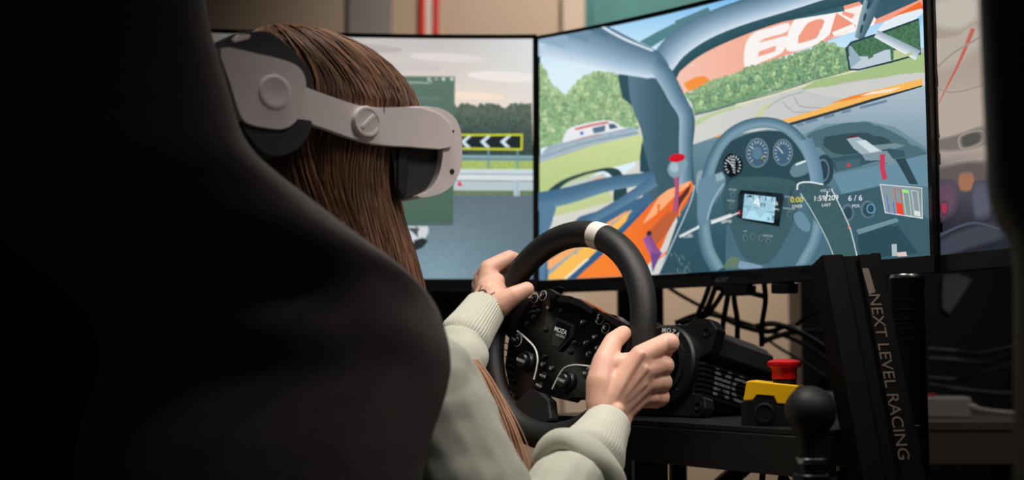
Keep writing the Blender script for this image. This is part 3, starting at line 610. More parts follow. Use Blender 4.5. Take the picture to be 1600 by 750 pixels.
soft(k3((100, 480), (255, 450), (265, 505), (105, 525)), (104, 94, 92)); soft(k3((182, 488), (218, 486), (220, 528), (184, 530)), (170, 118, 88), spread=.12); soft(k3((108, 520), (165, 517), (166, 590), (110, 610)), (104, 80, 98)); soft(k3((132, 568), (146, 566), (147, 594), (135, 596)), (176, 58, 88), spread=.3); soft(k3((225, 520), (265, 520), (265, 600), (228, 605)), (92, 94, 112))
soft(k3((108, 685), (200, 640), (280, 625), (320, 655), (200, 695), (112, 720)), (66, 72, 84)); Rr.stroke(k3((110, 665), (220, 622), (300, 640)), 5, [(60, 64, 76), (84, 92, 108), (60, 64, 76)])
mr = monitor('right monitor seen nearly edge on, with a pale blurred picture and painted reflections', Rr); Rr.build(mr, screen_material('dim_picture_reflection', 0.85))

# monitor stand behind the middle screen
def bar(a, b, hw, hd, side=None):
    a, b = Vector(a), Vector(b); t = (b - a).normalized(); s = (side or X); s = (s - t * s.dot(t)).normalized(); n = t.cross(s)
    return a, b, t, s, n, hw, hd
def addbar(mb, a, b, hw, hd, side=None):
    a, b, t, s, n, hw, hd = bar(a, b, hw, hd, side); mb.box((a + b) / 2, s, n, t, hw, hd, (b - a).length / 2)
st = thing('monitor_stand', 'black steel stand holding up the middle monitor behind the wheel', 'stand', (P(1000, 600, 2.12).x, 2.12, 0))
sx = P(1000, 480, 2.12).x
mb = MB(); addbar(mb, (sx, 2.12, 0), (sx, 2.12, 1.1), 0.037, 0.02); mb.build('pole', 'steel', st, bevel=0.003)
mb = MB(); addbar(mb, (sx, 2.1, 1.05), S.map(S.w / 2, 1.05, -0.03), 0.03, 0.03, Z); mb.build('arm', 'steel', st, bevel=0.003)
mb = MB(); addbar(mb, (sx - 0.35, 2.12, 0.02), (sx + 0.3, 2.12, 0.02), 0.03, 0.02, Y); mb.build('foot', 'steel', st, bevel=0.003)
lx = P(733, 480, 2.17).x
st = thing('monitor_stand', 'black steel stand under the left monitor beside the left cuff', 'stand', (lx, 2.17, 0))
mb = MB(); addbar(mb, (lx, 2.17, 0), (lx, 2.17, 1.0), 0.032, 0.02); mb.build('pole', 'steel', st, bevel=0.003)
mb = MB(); addbar(mb, (lx - 0.3, 2.17, 0.02), (lx + 0.2, 2.17, 0.02), 0.03, 0.02, Y); mb.build('foot', 'steel', st, bevel=0.003)
a_, b_ = P(640, 462, 2.2), P(735, 462, 2.2)
mb = MB(); mb.prism([P(560, 452, 2.3), P(728, 452, 2.3), P(728, 750, 2.3), P(560, 750, 2.3)], Vector((0, 0.2, 0)))
o = mb.build('equipment_case', 'matte', loc=P(650, 750, 2.4), bevel=0.004); tag(o, 'black equipment case under the left monitor', 'case')
o.parent = None
# extend case to floor: legs
mb = MB(); mb.box((P(650, 500, 2.4).x, 2.4, (P(650, 750, 2.3).z) / 2), X, Y, Z, 0.12, 0.09, P(650, 750, 2.3).z / 2 - 0.001); pl = mb.build('case_plinth', 'matte', bevel=0.004); tag(pl, 'black plinth under the equipment case', 'plinth')

# ------------------------------------------------------------------ steering wheel
YAW, TILT, ROT = 0.814, 0.21, 0.27
WC = Vector((0.064, 1.587, 0.826))
n0 = Vector((-math.sin(YAW), -math.cos(YAW), 0)); r0 = Vector((math.cos(YAW), -math.sin(YAW), 0))
WN = n0 * math.cos(TILT) + Z * math.sin(TILT); u0 = -r0.cross(WN); u0 = u0 if u0.z > 0 else -u0
WR = r0 * math.cos(ROT) - u0 * math.sin(ROT); WU = u0 * math.cos(ROT) + r0 * math.sin(ROT)
def W(px, py, h=0.0): return on_plane(px, py, WC + WN * h, WN)
wh = thing('steering_wheel', 'black leather racing wheel with a white top marker, held in both hands', 'steering wheel', WC - WU * 0.145)
R_ = 0.128; rt = 0.0158
def rim_pt(a): return WC + (WR * math.sin(a) + WU * math.cos(a)) * R_
NA = 96; mb = MB(); rings = []
for i in range(NA):
    a = 2 * math.pi * i / NA; rad = WR * math.sin(a) + WU * math.cos(a)
    k = 1.0 + 0.05 * math.cos(2 * a)
    rings.append([WC + rad * R_ + (rad * math.cos(t) * rt * 1.02 + WN * math.sin(t) * rt * 1.06) * k for t in [2 * math.pi * j / 20 for j in range(20)]])
mb.loft(rings, closed=True); mb.build('rim', 'leather', wh)
mb = MB(); rings = []
for i in range(7):
    a = math.radians(2 - 4.2 + 8.4 * i / 6); rad = WR * math.sin(a) + WU * math.cos(a)
    rings.append([WC + rad * R_ + (rad * math.cos(t) * rt * 1.02 + WN * math.sin(t) * rt * 1.06) * 1.075 for t in [2 * math.pi * j / 24 for j in range(24)]])
mb.loft(rings); mb.build('centre_marker', 'marker', wh, angle=50)
# stitched seam on the inner side
mb = MB(); mb.tube([WC + (WR * math.sin(a) + WU * math.cos(a)) * (R_ - rt * 1.0) for a in [2 * math.pi * i / NA for i in range(NA)]], 0.0009, 6, closed=True); mb.build('seam', 'plastic', wh)
face = [(829, 468), (836, 459), (856, 451), (871, 459), (904, 466), (926, 478), (940, 487), (960, 492), (979, 508), (980, 530), (975, 560), (962, 590), (940, 612), (913, 622), (893, 621), (889, 626), (862, 620), (834, 612), (807, 630), (795, 606), (788, 572), (794, 530), (812, 500), (820, 477)]
mb = MB(); mb.prism([W(x, y, -0.004) for x, y in face], -WN * 0.018); mb.build('face_plate', 'gloss', wh, smooth=False, bevel=0.002)
# raised top bridge and shoulder caps
arc = [(871, 460), (890, 462), (908, 469), (926, 481), (924, 490), (906, 479), (888, 472), (868, 470)]
mb = MB(); mb.prism([W(x, y, 0.002) for x, y in arc], -WN * 0.008); mb.build('top_bridge', 'darkalu', wh, smooth=False, bevel=0.001)
for q in ([(851, 452), (858, 451), (873, 460), (862, 467)], [(932, 488), (946, 489), (981, 507), (978, 520), (955, 505)]):
    mb = MB(); mb.prism([W(x, y, 0.0045) for x, y in q], -WN * 0.010); mb.build('shoulder_cap', 'darkalu', wh, smooth=False, bevel=0.001)
# spokes left, right and bottom
def lp(x, y, z): return WC + WR * x + WU * y + WN * z
for s_ in (-1, 1):
    mb = MB(); q = [(0.072 * s_, 0.03), (0.120 * s_, 0.022), (0.120 * s_, -0.026), (0.070 * s_, -0.040)]
    mb.prism([lp(x, y, -0.006) for x, y in q], -WN * 0.012); mb.build('spoke', 'plastic', wh, smooth=False, bevel=0.002)
mb = MB(); mb.prism([W(x, y, 0.003) for x, y in ((796, 637), (827, 607), (846, 614), (857, 624), (860, 655), (846, 668), (834, 666))], -WN * 0.016); mb.build('lower_spoke_cover', 'darkalu' if 0 else 'leather', wh, smooth=False, bevel=0.003)
# ribbed grips at left of the plate
for k in range(8):
    p_ = W(795 + 0.8 * k, 538 + 11 * k, -0.002); mb = MB(); mb.box(p_, WR, WU, WN, 0.008, 0.0006, 0.002); mb.build('grip_rib', 'darkalu', wh, smooth=False)
# badge
hexo = [(869, 496), (895, 508), (893, 527), (873, 549), (857, 542), (861, 513)]
hexi = [(871, 501), (890, 510), (888, 526), (872, 543), (861, 538), (865, 515)]
mb = MB(); mb.prism([W(x, y, 0.0005) for x, y in hexo], -WN * 0.006); mb.build('badge_frame', 'darkalu', wh, smooth=False, bevel=0.0008)
mb = MB(); mb.prism([W(x, y, 0.0016) for x, y in hexi], -WN * 0.005); bd = mb.build('badge', 'gloss', wh, smooth=False, bevel=0.0004)
mb = MB(); text3d(mb, 'MOZA', W(876, 517, 0.002), WR, WU, 0.0080, bold=0.02); text3d(mb, 'RACING', W(876, 525, 0.002), WR, WU, 0.0045); mb.build('lettering', 'hwhite', bd, smooth=False)
# buttons
def button(px, py, r, h=0.004, label=None, ringr=0, tsize=0.006, m='plastic', name='button'):
    c_ = W(px, py, -0.004); b = MB(); b.disc(c_, WN, [(r, -0.001), (r, h * 0.75), (r * 0.85, h), (r * 0.3, h)], 20); bo = b.build(name, m, wh)
    if label:
        t_ = MB(); text3d(t_, label, c_ + WN * (h + 0.0002), WR, WU, tsize); t_.build('lettering', 'hwhite', bo, smooth=False)
    if ringr:
        t_ = MB(); t_.tube([c_ + WN * 0.0008 + (WR * math.cos(a) + WU * math.sin(a)) * ringr for a in [2 * math.pi * i / 24 for i in range(24)]], 0.0005, 6, closed=True); t_.build('ring_mark', 'hwhite', bo)
    return bo
for x, y, s_ in ((836, 466, 'A'), (849, 462, 'B'), (938, 499, 'Y'), (947, 513, 'X')): button(x, y, 0.0045, 0.004, s_, 0.0062, 0.006)
for x, y, s_ in ((859, 482, 'M'), (878, 486, None), (912, 505, 'P'), (931, 528, 'W'), (917, 537, 'F'), (935, 545, 'R'), (921, 554, 'L'), (852, 516, None), (898, 536, None), (891, 551, None), (852, 558, None)): button(x, y, 0.0038 if s_ else 0.0028, 0.004, s_, 0, 0.0048)
for x, y in ((835, 480), (836, 496), (829, 490), (842, 487)): button(x, y, 0.003, 0.005)
button(835, 488, 0.0022, 0.006); button(824, 507, 0.003)
for x, y, s_ in ((850, 570, 'S1'), (863, 576, 'S2')): button(x, y, 0.0036, 0.003, s_, 0, 0.005)
for x, y, s_ in ((850, 588, 'HOME'), (844, 603, 'MENU')): button(x, y, 0.0050, 0.002, s_, 0, 0.0042)
button(809, 532, 0.006, 0.007, 'CHK', 0.0078, 0.0042, name='dial'); button(920, 585, 0.006, 0.007, 'SET', 0.0078, 0.0042, name='dial')
for x, y, s_ in ((823, 566, 'RADIO'), (886, 597, 'START')):
    c_ = W(x, y, -0.004); b = MB(); b.disc(c_, WN, [(0.0135, -0.001), (0.0135, 0.003), (0.012, 0.005), (0.0112, 0.005), (0.011, 0.0035), (0.002, 0.0035)], 32); bo = b.build('dial', 'plastic', wh)
    b = MB(); b.disc(c_, WN, [(0.0095, 0.003), (0.0092, 0.009), (0.0075, 0.0105), (0.002, 0.0105)], 28); b.build('knob', 'plastic', bo)
    t_ = MB(); text3d(t_, s_, c_ + WN * 0.0108, WR, WU, 0.0052, bold=0.01); t_.build('lettering', 'hwhite', bo, smooth=False)
for q in ([(808, 517), (820, 527), (835, 543), (840, 560), (838, 577), (834, 593)], [(863, 608), (870, 593), (880, 577), (893, 571), (910, 571), (930, 574)]):
    mb = MB(); mb.tube([W(v.x, v.y, -0.0035) for v in smooth_path([Vector((x, y, 0)) for x, y in q], 5)], 0.0011, 8); mb.build('accent_line', 'hwhite', wh)
for x, y in ((829, 474), (975, 515), (805, 622), (884, 615)):
    mb = MB(); mb.disc(W(x, y, -0.0035), WN, [(0.002, -0.001), (0.002, 0.001), (0.0008, 0.0004)], 10); mb.build('screw', 'darkalu', wh)
# shift paddles behind plate
for q in ([(858, 466), (864, 452), (872, 447), (880, 450), (878, 456), (872, 466)], [(975, 500), (990, 505), (1000, 520), (996, 545), (980, 560)]):
    mb = MB(); mb.prism([W(x, y, -0.024) for x, y in q], -WN * 0.003); mb.build('shift_paddle', 'gloss', wh, smooth=False, bevel=0.0008)
mb = MB(); mb.disc(WC, -WN, [(0.035, 0.022), (0.035, 0.045), (0.028, 0.06), (0.028, 0.105)], 32); mb.build('quick_release', 'plastic', wh)

# ------------------------------------------------------------------ wheel base
BN, BR, BU = WN, r0, -r0.cross(WN) if (-r0.cross(WN)).z > 0 else r0.cross(WN)
AX = 0.200
BC = WC - WN * AX
def bp(x, y, z): return BC + BR * x + BU * y - BN * z     # z: backwards from the front face
bs = thing('wheel_base', 'black direct drive motor housing behind the wheel, bolted on the steel deck', 'wheel base', bp(0, -0.075, 0.08))
mb = MB(); fr = [(-0.078, -0.05), (-0.062, -0.066), (0.062, -0.066), (0.074, -0.054), (0.070, -0.040), (0.052, -0.036), (0.050, 0.008), (0.072, 0.020), (0.078, 0.050), (0.064, 0.064), (0.036, 0.064), (0.026, 0.057), (-0.026, 0.057), (-0.036, 0.064), (-0.062, 0.064), (-0.078, 0.05)]
mb.prism([bp(x, y, 0) for x, y in fr], -BN * 0.020); mb.build('front_plate', 'plastic', bs, smooth=False, bevel=0.0015)
mb = MB(); mb.disc(bp(0, 0, 0), BN, [(0.055, -0.004), (0.055, 0.008), (0.052, 0.011), (0.040, 0.011), (0.038, 0.006), (0.005, 0.006)], 48); dsk = mb.build('front_disc', 'plastic', bs)
mb = MB(); mb.disc(bp(0, 0, 0), BN, [(0.0405, 0.009), (0.0405, 0.014), (0.0335, 0.014), (0.0335, 0.009)], 48); mb.build('metal_ring', 'darkalu', bs)
mb = MB(); mb.disc(bp(0, 0, 0), BN, [(0.029, 0.006), (0.029, 0.06), (0.02, 0.062)], 32); mb.build('shaft', 'gloss', bs)
for k in range(6):
    a = 2 * math.pi * (k + .3) / 6; mb = MB(); mb.disc(bp(math.cos(a) * .047, math.sin(a) * .047, -0.011), BN, [(0.003, -.001), (0.003, 0.001), (0.0015, 0.0003)], 12); mb.build('bolt', 'darkalu', bs)
for x, y in ((0.062, 0.046), (0.062, -0.052), (-0.062, 0.045), (-0.062, -0.052)):
    mb = MB(); mb.disc(bp(x, y, 0), BN, [(0.0062, -0.001), (0.0062, 0.002), (0.0045, 0.002), (0.004, 0.0002), (0.001, 0.0002)], 18); mb.build('bolt', 'plastic', bs)
mb = MB()
for k, ch in enumerate('MOZA'):
    a = math.radians(92 - 10.5 * k); c_ = bp(0.0465 * math.cos(a), 0.0465 * math.sin(a), -0.0112); rr = (BR * math.sin(a) - BU * math.cos(a)); uu = (BR * math.cos(a) + BU * math.sin(a))
    text3d(mb, ch, c_, rr, uu, 0.0095, bold=0.02)
mb.build('lettering', 'hwhite', bs, smooth=False)
def oct_(w_, h_, c_, z, cy=0): return [bp(x, y + cy, z) for x, y in ((-w_ + c_, -h_), (w_ - c_, -h_), (w_, -h_ + c_), (w_, h_ - c_), (w_ - c_, h_), (-w_ + c_, h_), (-w_, h_ - c_), (-w_, -h_ + c_))]
mb = MB(); mb.loft([oct_(0.052, 0.058, 0.012, 0.018), oct_(0.052, 0.058, 0.012, 0.165)]); mb.build('body', 'plastic', bs, smooth=False, bevel=0.002)
# top cover with sloped side
mb = MB(); cv = [(0.030, 0.062), (0.062, 0.046), (0.066, 0.020), (0.052, 0.008), (-0.05, 0.008), (-0.066, 0.03), (-0.05, 0.062)]
cv2 = [(x * 0.94, y * 0.96 - 0.002) for x, y in cv]
mb.loft([[bp(x, y, 0.026) for x, y in cv], [bp(x, y, 0.150) for x, y in cv], [bp(x * .8, y * .9, 0.172) for x, y in cv]]); mb.build('top_cover', 'matte', bs, smooth=False, bevel=0.002)
# cooling fins with the big letters across them
for k in range(7):
    y = 0.004 - 0.0068 * k; mb = MB(); mb.box(bp(0, y, 0.078), BR, BU, BN, 0.064, 0.0020, 0.077); mb.build('fin', 'plastic', bs, smooth=False, bevel=0.0006)
# letters on the fins, cut into slices on the fin edges
vs_, fs_ = text2d('MOZA', bold=0.03)
mb = MB()
for k in range(7):
    y0 = 0.004 - 0.0068 * k - 0.0019; y1 = y0 + 0.0038
    for f in fs_:
        q = [(vs_[i][0] * 0.050, vs_[i][1] * 0.050 - 0.017) for i in f]
        def cl(p, v, sg):
            o = []
            for i in range(len(p)):
                a, b = p[i - 1], p[i]; da, db = (a[1] - v) * sg, (b[1] - v) * sg
                if (da >= 0) != (db >= 0): t_ = da / (da - db); o.append((a[0] + (b[0] - a[0]) * t_, v))
                if db >= 0: o.append(b)
            return o
        q = cl(q, y0, 1); q = cl(q, y1, -1) if q else q
        if len(q) >= 3: mb.add([bp(0.0643, y, 0.095 + x) for x, y in q], [tuple(range(len(q)))])
mb.build('side_lettering', 'hgrey', bs, smooth=False)
# steel deck
zdk = bp(0, -0.070, 0.1).z
dv = Vector((0.62, -0.785, 0)).normalized(); dn = Vector((dv.y, -dv.x, 0))
rig = thing('cockpit_frame', 'black steel cockpit frame carrying the wheel deck', 'frame', (0.2, 1.7, 0))
e0 = P(850, 640, 1.78); e1 = P(1235, 676, 1.42); dv = Vector((e1.x - e0.x, e1.y - e0.y, 0)); dlen = dv.length; dv.normalize(); dn = Vector((-dv.y, dv.x, 0))  # dn away
if dn.y < 0: dn = -dn
zt = 0.718; e0.z = zt; e1.z = zt
f0 = e0 - dv * 0.02; f1 = e1 + dv * 0.03
mb = MB(); mb.prism([f0, f1, f1 + dn * 0.19, f0 + dn * 0.22], Vector((0, 0, -0.006))); mb.build('deck_plate', 'steel', rig, smooth=False, bevel=0.001)
mb = MB(); addbar(mb, f0 + dn * 0.02 - Z * 0.029, f1 + dn * 0.02 - Z * 0.029, 0.02, 0.0225, dn); mb.build('front_beam', 'steel', rig, bevel=0.002)
mb = MB(); addbar(mb, f0 + dn * 0.17 - Z * 0.029, f1 + dn * 0.17 - Z * 0.029, 0.02, 0.0225, dn); mb.build('rear_beam', 'steel', rig, bevel=0.002)
for px_, d_ in ((1015, 1.72), (1059, 1.9)):
    p_ = P(px_, 720, d_); mb = MB(); addbar(mb, (p_.x, p_.y, 0), (p_.x, p_.y, zt - 0.052), 0.022 if px_ < 1040 else 0.011, 0.02); mb.build('leg', 'steel', rig, bevel=0.002)
mb = MB(); addbar(mb, P(1195, 700, 1.75), P(1120, 765, 1.75), 0.011, 0.011); mb.build('brace', 'steel', rig, bevel=0.002)
# leg on the right
mb = MB(); p_ = f1 + dn * 0.1 - dv * 0.03; addbar(mb, (p_.x, p_.y, 0), (p_.x, p_.y, zt - 0.052), 0.02, 0.02); mb.build('leg', 'steel', rig, bevel=0.002)

# emergency stop
ec = P(1197, 668, 1.50); ec.z = zt
es = thing('emergency_stop', 'yellow and black emergency stop box with a red mushroom button', 'switch', ec)
ex = Vector((0.93, -0.36, 0)); ey = Vector((0.36, 0.93, 0))
def ep(px_, py_, off=0.0): return on_plane(px_, py_, ec - ey * 0.02 + ey * off, ey)
mb = MB(); mb.prism([ep(1158, 667), ep(1158, 628), ep(1177, 628), ep(1184, 618), ep(1208, 620), ep(1215, 634), ep(1232, 636), ep(1232, 667)], ey * 0.045); mb.build('housing', 'plastic', es, smooth=False, bevel=0.001)
mb = MB(); mb.prism([ep(1161, 627, -.001), ep(1166, 597, -.001), ep(1170, 594.5, -.001), ep(1243, 602, -.001), ep(1247, 604, -.001), ep(1230, 632, -.001), ep(1214, 631, -.001), ep(1208, 619, -.001), ep(1183, 617, -.001), ep(1176, 626, -.001)], ey * 0.047); mb.build('yellow_cover', 'yellow', es, smooth=False, bevel=0.0015)
c_ = ep(1195, 645); mb = MB(); mb.disc(c_, -ey, [(0.012, -0.001), (0.012, 0.002), (0.0095, 0.003), (0.009, 0.0015), (0.002, 0.0015)], 28); mb.build('cable_gland', 'plastic', es)
bt = ep(1226, 600, 0.022); mb = MB(); mb.disc(bt, Z, [(0.0135, -0.002), (0.0135, 0.006), (0.012, 0.008)], 28); mb.build('collar', 'plastic', es)
mb = MB(); mb.disc(bt, Z, [(0.0145, 0.006), (0.0142, 0.016), (0.0155, 0.019), (0.0188, 0.020), (0.0198, 0.0225), (0.0192, 0.0255), (0.016, 0.0275), (0.006, 0.029)], 40); mb.build('mushroom_button', 'red', es)

# shifter and handbrake
sb = P(1266, 643, 1.27)
sh = thing('gear_shifter', 'black ball knob gear shifter standing in front of the emergency stop', 'gear shifter', (sb.x, sb.y, 0.45))
mb = MB(); mb.ball(sb, 0.0252, seg=40, rg=28); mb.build('knob', 'matte', sh)
def lathe_z(c_, rings, seg=30):
    m_ = MB(); m_.disc(c_, Z, rings, seg); return m_
lathe_z(sb, [(0.015, -0.048), (0.0135, -0.03), (0.016, -0.02)]).build('neck', 'matte', sh)
lathe_z(sb, [(0.0145, -0.0505), (0.0155, -0.0495), (0.0155, -0.0455), (0.0145, -0.0445)]).build('collar', 'alu', sh)
lathe_z(sb, [(0.0135, -0.062), (0.0135, -0.05)]).build('spacer', 'plastic', sh)
lathe_z(sb, [(0.0165, -0.0665), (0.0175, -0.0655), (0.0175, -0.0615), (0.0165, -0.0605)]).build('collar', 'darkalu', sh)
lathe_z(sb, [(0.010, -0.25), (0.010, -0.066)]).build('shaft', 'steel', sh)
mb = MB(); mb.box((sb.x, sb.y, sb.z - 0.28), X, Y, Z, 0.05, 0.08, 0.035); mb.build('gearbox', 'steel', sh, bevel=0.004)
mb = MB(); addbar(mb, (sb.x, sb.y, 0), (sb.x, sb.y, sb.z - 0.31), 0.02, 0.02); o = mb.build('shifter_post', 'steel', bevel=0.002, loc=Vector((sb.x, sb.y, 0))); tag(o, 'black steel post under the gear shifter', 'post')
hb = P(1417, 431, 1.56)
h_ = thing('handbrake_lever', 'upright black handbrake grip with a polished metal top', 'handbrake', (hb.x, hb.y, 0.45))
lathe_z(hb, [(0.019, -0.38), (0.0202, -0.2), (0.0202, -0.012), (0.0208, -0.004)], 36).build('grip', 'frame', h_)
lathe_z(hb, [(0.0208, -0.0035), (0.021, -0.001), (0.0193, 0.0015), (0.004, 0.002)], 36).build('cap', 'alu', h_)
for k in range(5):
    lathe_z(hb - Z * (0.03 + 0.012 * k), [(0.0200, -0.002), (0.0205, -0.001), (0.0205, 0.001), (0.0200, 0.002)], 36).build('grip_ring', 'frame', h_)
mb = MB(); addbar(mb, (hb.x, hb.y, 0), (hb.x, hb.y, hb.z - 0.38), 0.018, 0.018); mb.build('post', 'steel', h_, bevel=0.002)

# slanted upright with lettering
ua, ub = P(1322, 405, 1.47), P(1392, 770, 1.40)
ud = (ub - ua).normalized(); fn = Vector((0.15, -1, 0.05)); fn = (fn - ud * fn.dot(ud)).normalized(); us = ud.cross(fn); us = us if us.x > 0 else -us
ux = ub + ud * ((0 - ub.z) / ud.z)
up_ = thing('frame_upright', 'slanted black upright with bronze lettering in front of the middle monitor corner', 'upright', (ux.x, ux.y, 0))
for off, hw_, hd_ in ((-0.024, 0.013, 0.020), (0.006, 0.016, 0.013), (0.028, 0.006, 0.02)):
    mb = MB(); mb.box((ua + ux) / 2 + us * off, us, fn, ud, hw_, hd_, (ux - ua).length / 2); mb.build('profile', 'frame', up_, smooth=False, bevel=0.002)
mb = MB()
fr_o = ua - fn * 0.0; nn_ = fn if (CAM - ua).dot(fn) > 0 else -fn
def upf(px_, py_): return on_plane(px_, py_, ua + nn_ * 0.0205, nn_)
mb = MB(); mb.box((ua + ux) / 2 + us * 0.020 + nn_ * 0.0185, us, nn_, ud, 0.013, 0.0012, (ux - ua).length / 2 - 0.002); mb.build('face_strip', 'frame', up_, smooth=False)
A1, A3 = upf(1365, 460), upf(1412, 718); td = (A3 - A1).normalized(); tu = td.cross(nn_); tu = tu if tu.x > 0 else -tu
mb = MB(); vs_, fs_ = text2d('NEXT LEVEL RACING', bold=0.0); x0, x1 = min(v[0] for v in vs_), max(v[0] for v in vs_); sc = (A3 - A1).length / (x1 - x0)
mb.add([A1 + td * ((x - x0) * sc) + tu * (y * 0.019) for x, y in vs_], fs_); mb.build('lettering', 'btext', up_, smooth=False)
mb = MB(); mb.prism([upf(1347, 419), upf(1357, 419), upf(1368, 456), upf(1358, 460)], -nn_ * 0.0008); mb.build('bronze_stripe', 'btext', up_, smooth=False)

# ------------------------------------------------------------------ right background
xa, xb = P(1252, 500, 2.6).x, P(1312, 500, 2.6).x
cb = thing('equipment_cabinet', 'tall black cabinet side behind the cables at right', 'cabinet', ((xa + 1.6) / 2, 2.7, 0))
mb = MB(); mb.box(((xa + xb) / 2, 2.66, 0.6), X, Y, Z, (xb - xa) / 2, 0.06, 0.6); mb.build('side_post', 'steel', cb, smooth=False, bevel=0.003)
mb = MB(); mb.box(((xb + 1.7) / 2, 2.72, 0.6), X, Y, Z, (1.7 - xb) / 2, 0.05, 0.6); mb.build('back_panel', 'matte', cb, smooth=False, bevel=0.003)
ps = P(1295, 603, 2.58); mb = MB(); mb.box(ps, X, Y, Z, 0.009, 0.02, 0.022); mb.build('latch', 'darkalu', cb, bevel=0.002)
tz = P(1480, 664, 2.2).z; x0 = P(1290, 650, 2.2).x; x1 = P(1700, 650, 2.2).x
tb = thing('side_table', 'grey topped side table behind the handbrake', 'table', ((x0 + x1) / 2, 2.35, 0))
mb = MB(); mb.box(((x0 + x1) / 2, 2.36, tz - 0.0), X, Y, Z, (x1 - x0) / 2, 0.20, 0.008); mb.build('table_top', 'shelf', tb, smooth=False, bevel=0.002)
mb = MB(); mb.box(((x0 + x1) / 2, 2.17, tz - 0.036), X, Y, Z, (x1 - x0) / 2, 0.008, 0.028); mb.build('apron', 'shelf', tb, smooth=False, bevel=0.002)
for x in (x0 + 0.03, x1 - 0.03):
    for y in (2.19, 2.53): mb = MB(); addbar(mb, (x, y, 0), (x, y, tz - 0.008), 0.015, 0.015); mb.build('leg', 'steel', tb, bevel=0.002)
pa = P(1473, 648, 2.28); pa.z = tz + 0.008
ad = thing('power_adaptor', 'white power adaptor with a red switch on the side table', 'adaptor', pa)
mb = MB(); mb.box(pa + Z * 0.019, X, Y, Z, 0.042, 0.03, 0.019); mb.build('body', 'adaptor', ad, bevel=0.005, bseg=3)
mb = MB(); mb.box(pa + Z * 0.040 - X * 0.025, X, Y, Z, 0.012, 0.008, 0.003); mb.build('switch', 'red', ad, bevel=0.001)
mb = MB(); mb.tube(smooth_path([pa + Vector((0.03, -0.022, 0.022)), pa + Vector((0.08, -0.03, 0.012)), pa + Vector((0.16, -0.02, 0.008)), pa + Vector((0.3, 0.0, 0.007))], 8), [0.008] * 4 + [0.005] * 21, 10); mb.build('lead', 'wcable', ad)
x_ = P(1300, 648, 2.3).x; mb = MB(); mb.box((x_ + 0.012, 2.3, tz + 0.03), X, Y, Z, 0.03, 0.05, 0.022); o = mb.build('socket_strip', 'adaptor', bevel=0.003, loc=Vector((x_, 2.3, tz + 0.008))); tag(o, 'pale socket box on the side table behind the gear knob', 'socket')
# hanging clear film bag
mb = MB(); q = [P(x, y, 2.66) for x, y in ((1473, 430), (1496, 427), (1519, 436), (1500, 466), (1483, 490), (1473, 482))]; mb.prism(q, Vector((0, 0.010, 0))); o = mb.build('plastic_bag', 'film', smooth=False, loc=q[4]); tag(o, 'small clear plastic bag hanging from the cabinet at right', 'bag')
# cables
def cable(pts, r=0.0032, label=None, group=None, m='cable'):
    w_ = smooth_path([P(*p) for p in pts], 7); mb = MB(); mb.tube(w_, r, 8); o = mb.build('cable', m, loc=w_[0]); tag(o, label, 'cable', group)
    return o
HL = ['%s of the six black cables hanging below the middle monitor' % w for w in ('leftmost', 'second from left', 'third from left', 'third from right', 'second from right', 'rightmost')]
G1 = 'cables hanging below the middle monitor'; l1 = 'black cable hanging from the middle monitor down behind the motor housing'
for q in ([(1108, 448, 1.93), (1100, 470, 1.95), (1090, 495, 1.95), (1086, 540, 1.97)], [(1118, 448, 1.93), (1108, 475, 1.93), (1096, 500, 1.94), (1090, 540, 1.95)], [(1135, 448, 1.9), (1118, 475, 1.92), (1100, 495, 1.93), (1064, 505, 1.95)],
          [(1140, 448, 1.9), (1135, 475, 1.9), (1130, 505, 1.92), (1128, 530, 1.92)], [(1145, 448, 1.88), (1148, 475, 1.9), (1152, 500, 1.9), (1152, 530, 1.9)], [(1194, 442, 1.85), (1196, 470, 1.87), (1191, 505, 1.88), (1190, 540, 1.9)]):
    cable(q, 0.0040, HL.pop(0), G1)
cable([(1030, 440, 2.25), (1070, 465, 2.2), (1120, 490, 2.2), (1180, 510, 2.15), (1250, 535, 2.1), (1300, 570, 2.1)], 0.0034, 'thin black cable sagging from the upper left across the gap under the middle monitor')
cable([(1055, 505, 2.05), (1090, 492, 2.05), (1120, 493, 2.05), (1160, 510, 2.05), (1200, 518, 2.0), (1240, 512, 2.0), (1300, 560, 2.0)], 0.0042, 'black cable looping over the top of the motor housing')
cable([(1190, 535, 2.0), (1215, 525, 2.0), (1250, 518, 2.0), (1320, 520, 2.0)], 0.0042, 'black cable running level to the right behind the slanted upright')
cable([(1180, 510, 1.96), (1210, 506, 1.96), (1250, 520, 1.96), (1290, 545, 1.96), (1310, 570, 1.96)], 0.0042, 'black cable arching above the emergency stop')
cable([(1240, 512, 2.1), (1260, 495, 2.1), (1285, 487, 2.1), (1310, 490, 2.1)], 0.0034, 'short black cable rising to the cabinet post')
cable([(1185, 520, 2.2), (1220, 545, 2.2), (1252, 564, 2.2), (1290, 590, 2.2)], 0.0026, 'thin dark cable dropping behind the emergency stop')
cable([(1120, 450, 1.92), (1160, 455, 1.9), (1198, 464, 1.9)], 0.004, 'short black cable lying under the monitor chin')
for i, q in enumerate(([(1450, 545, 2.4), (1490, 548, 2.4), (1530, 552, 2.38), (1590, 540, 2.36)], [(1450, 560, 2.4), (1490, 562, 2.4), (1540, 566, 2.38), (1590, 548, 2.36)], [(1450, 590, 2.4), (1490, 592, 2.4), (1530, 585, 2.38), (1590, 565, 2.36)], [(1450, 600, 2.4), (1500, 608, 2.4), (1560, 614, 2.38), (1620, 614, 2.36)])):
    cable(q, 0.0042, '%s of the four black cables on the dark cabinet at far right' % ('topmost', 'second from top', 'third from top', 'lowest')[i], 'cables at the dark cabinet')
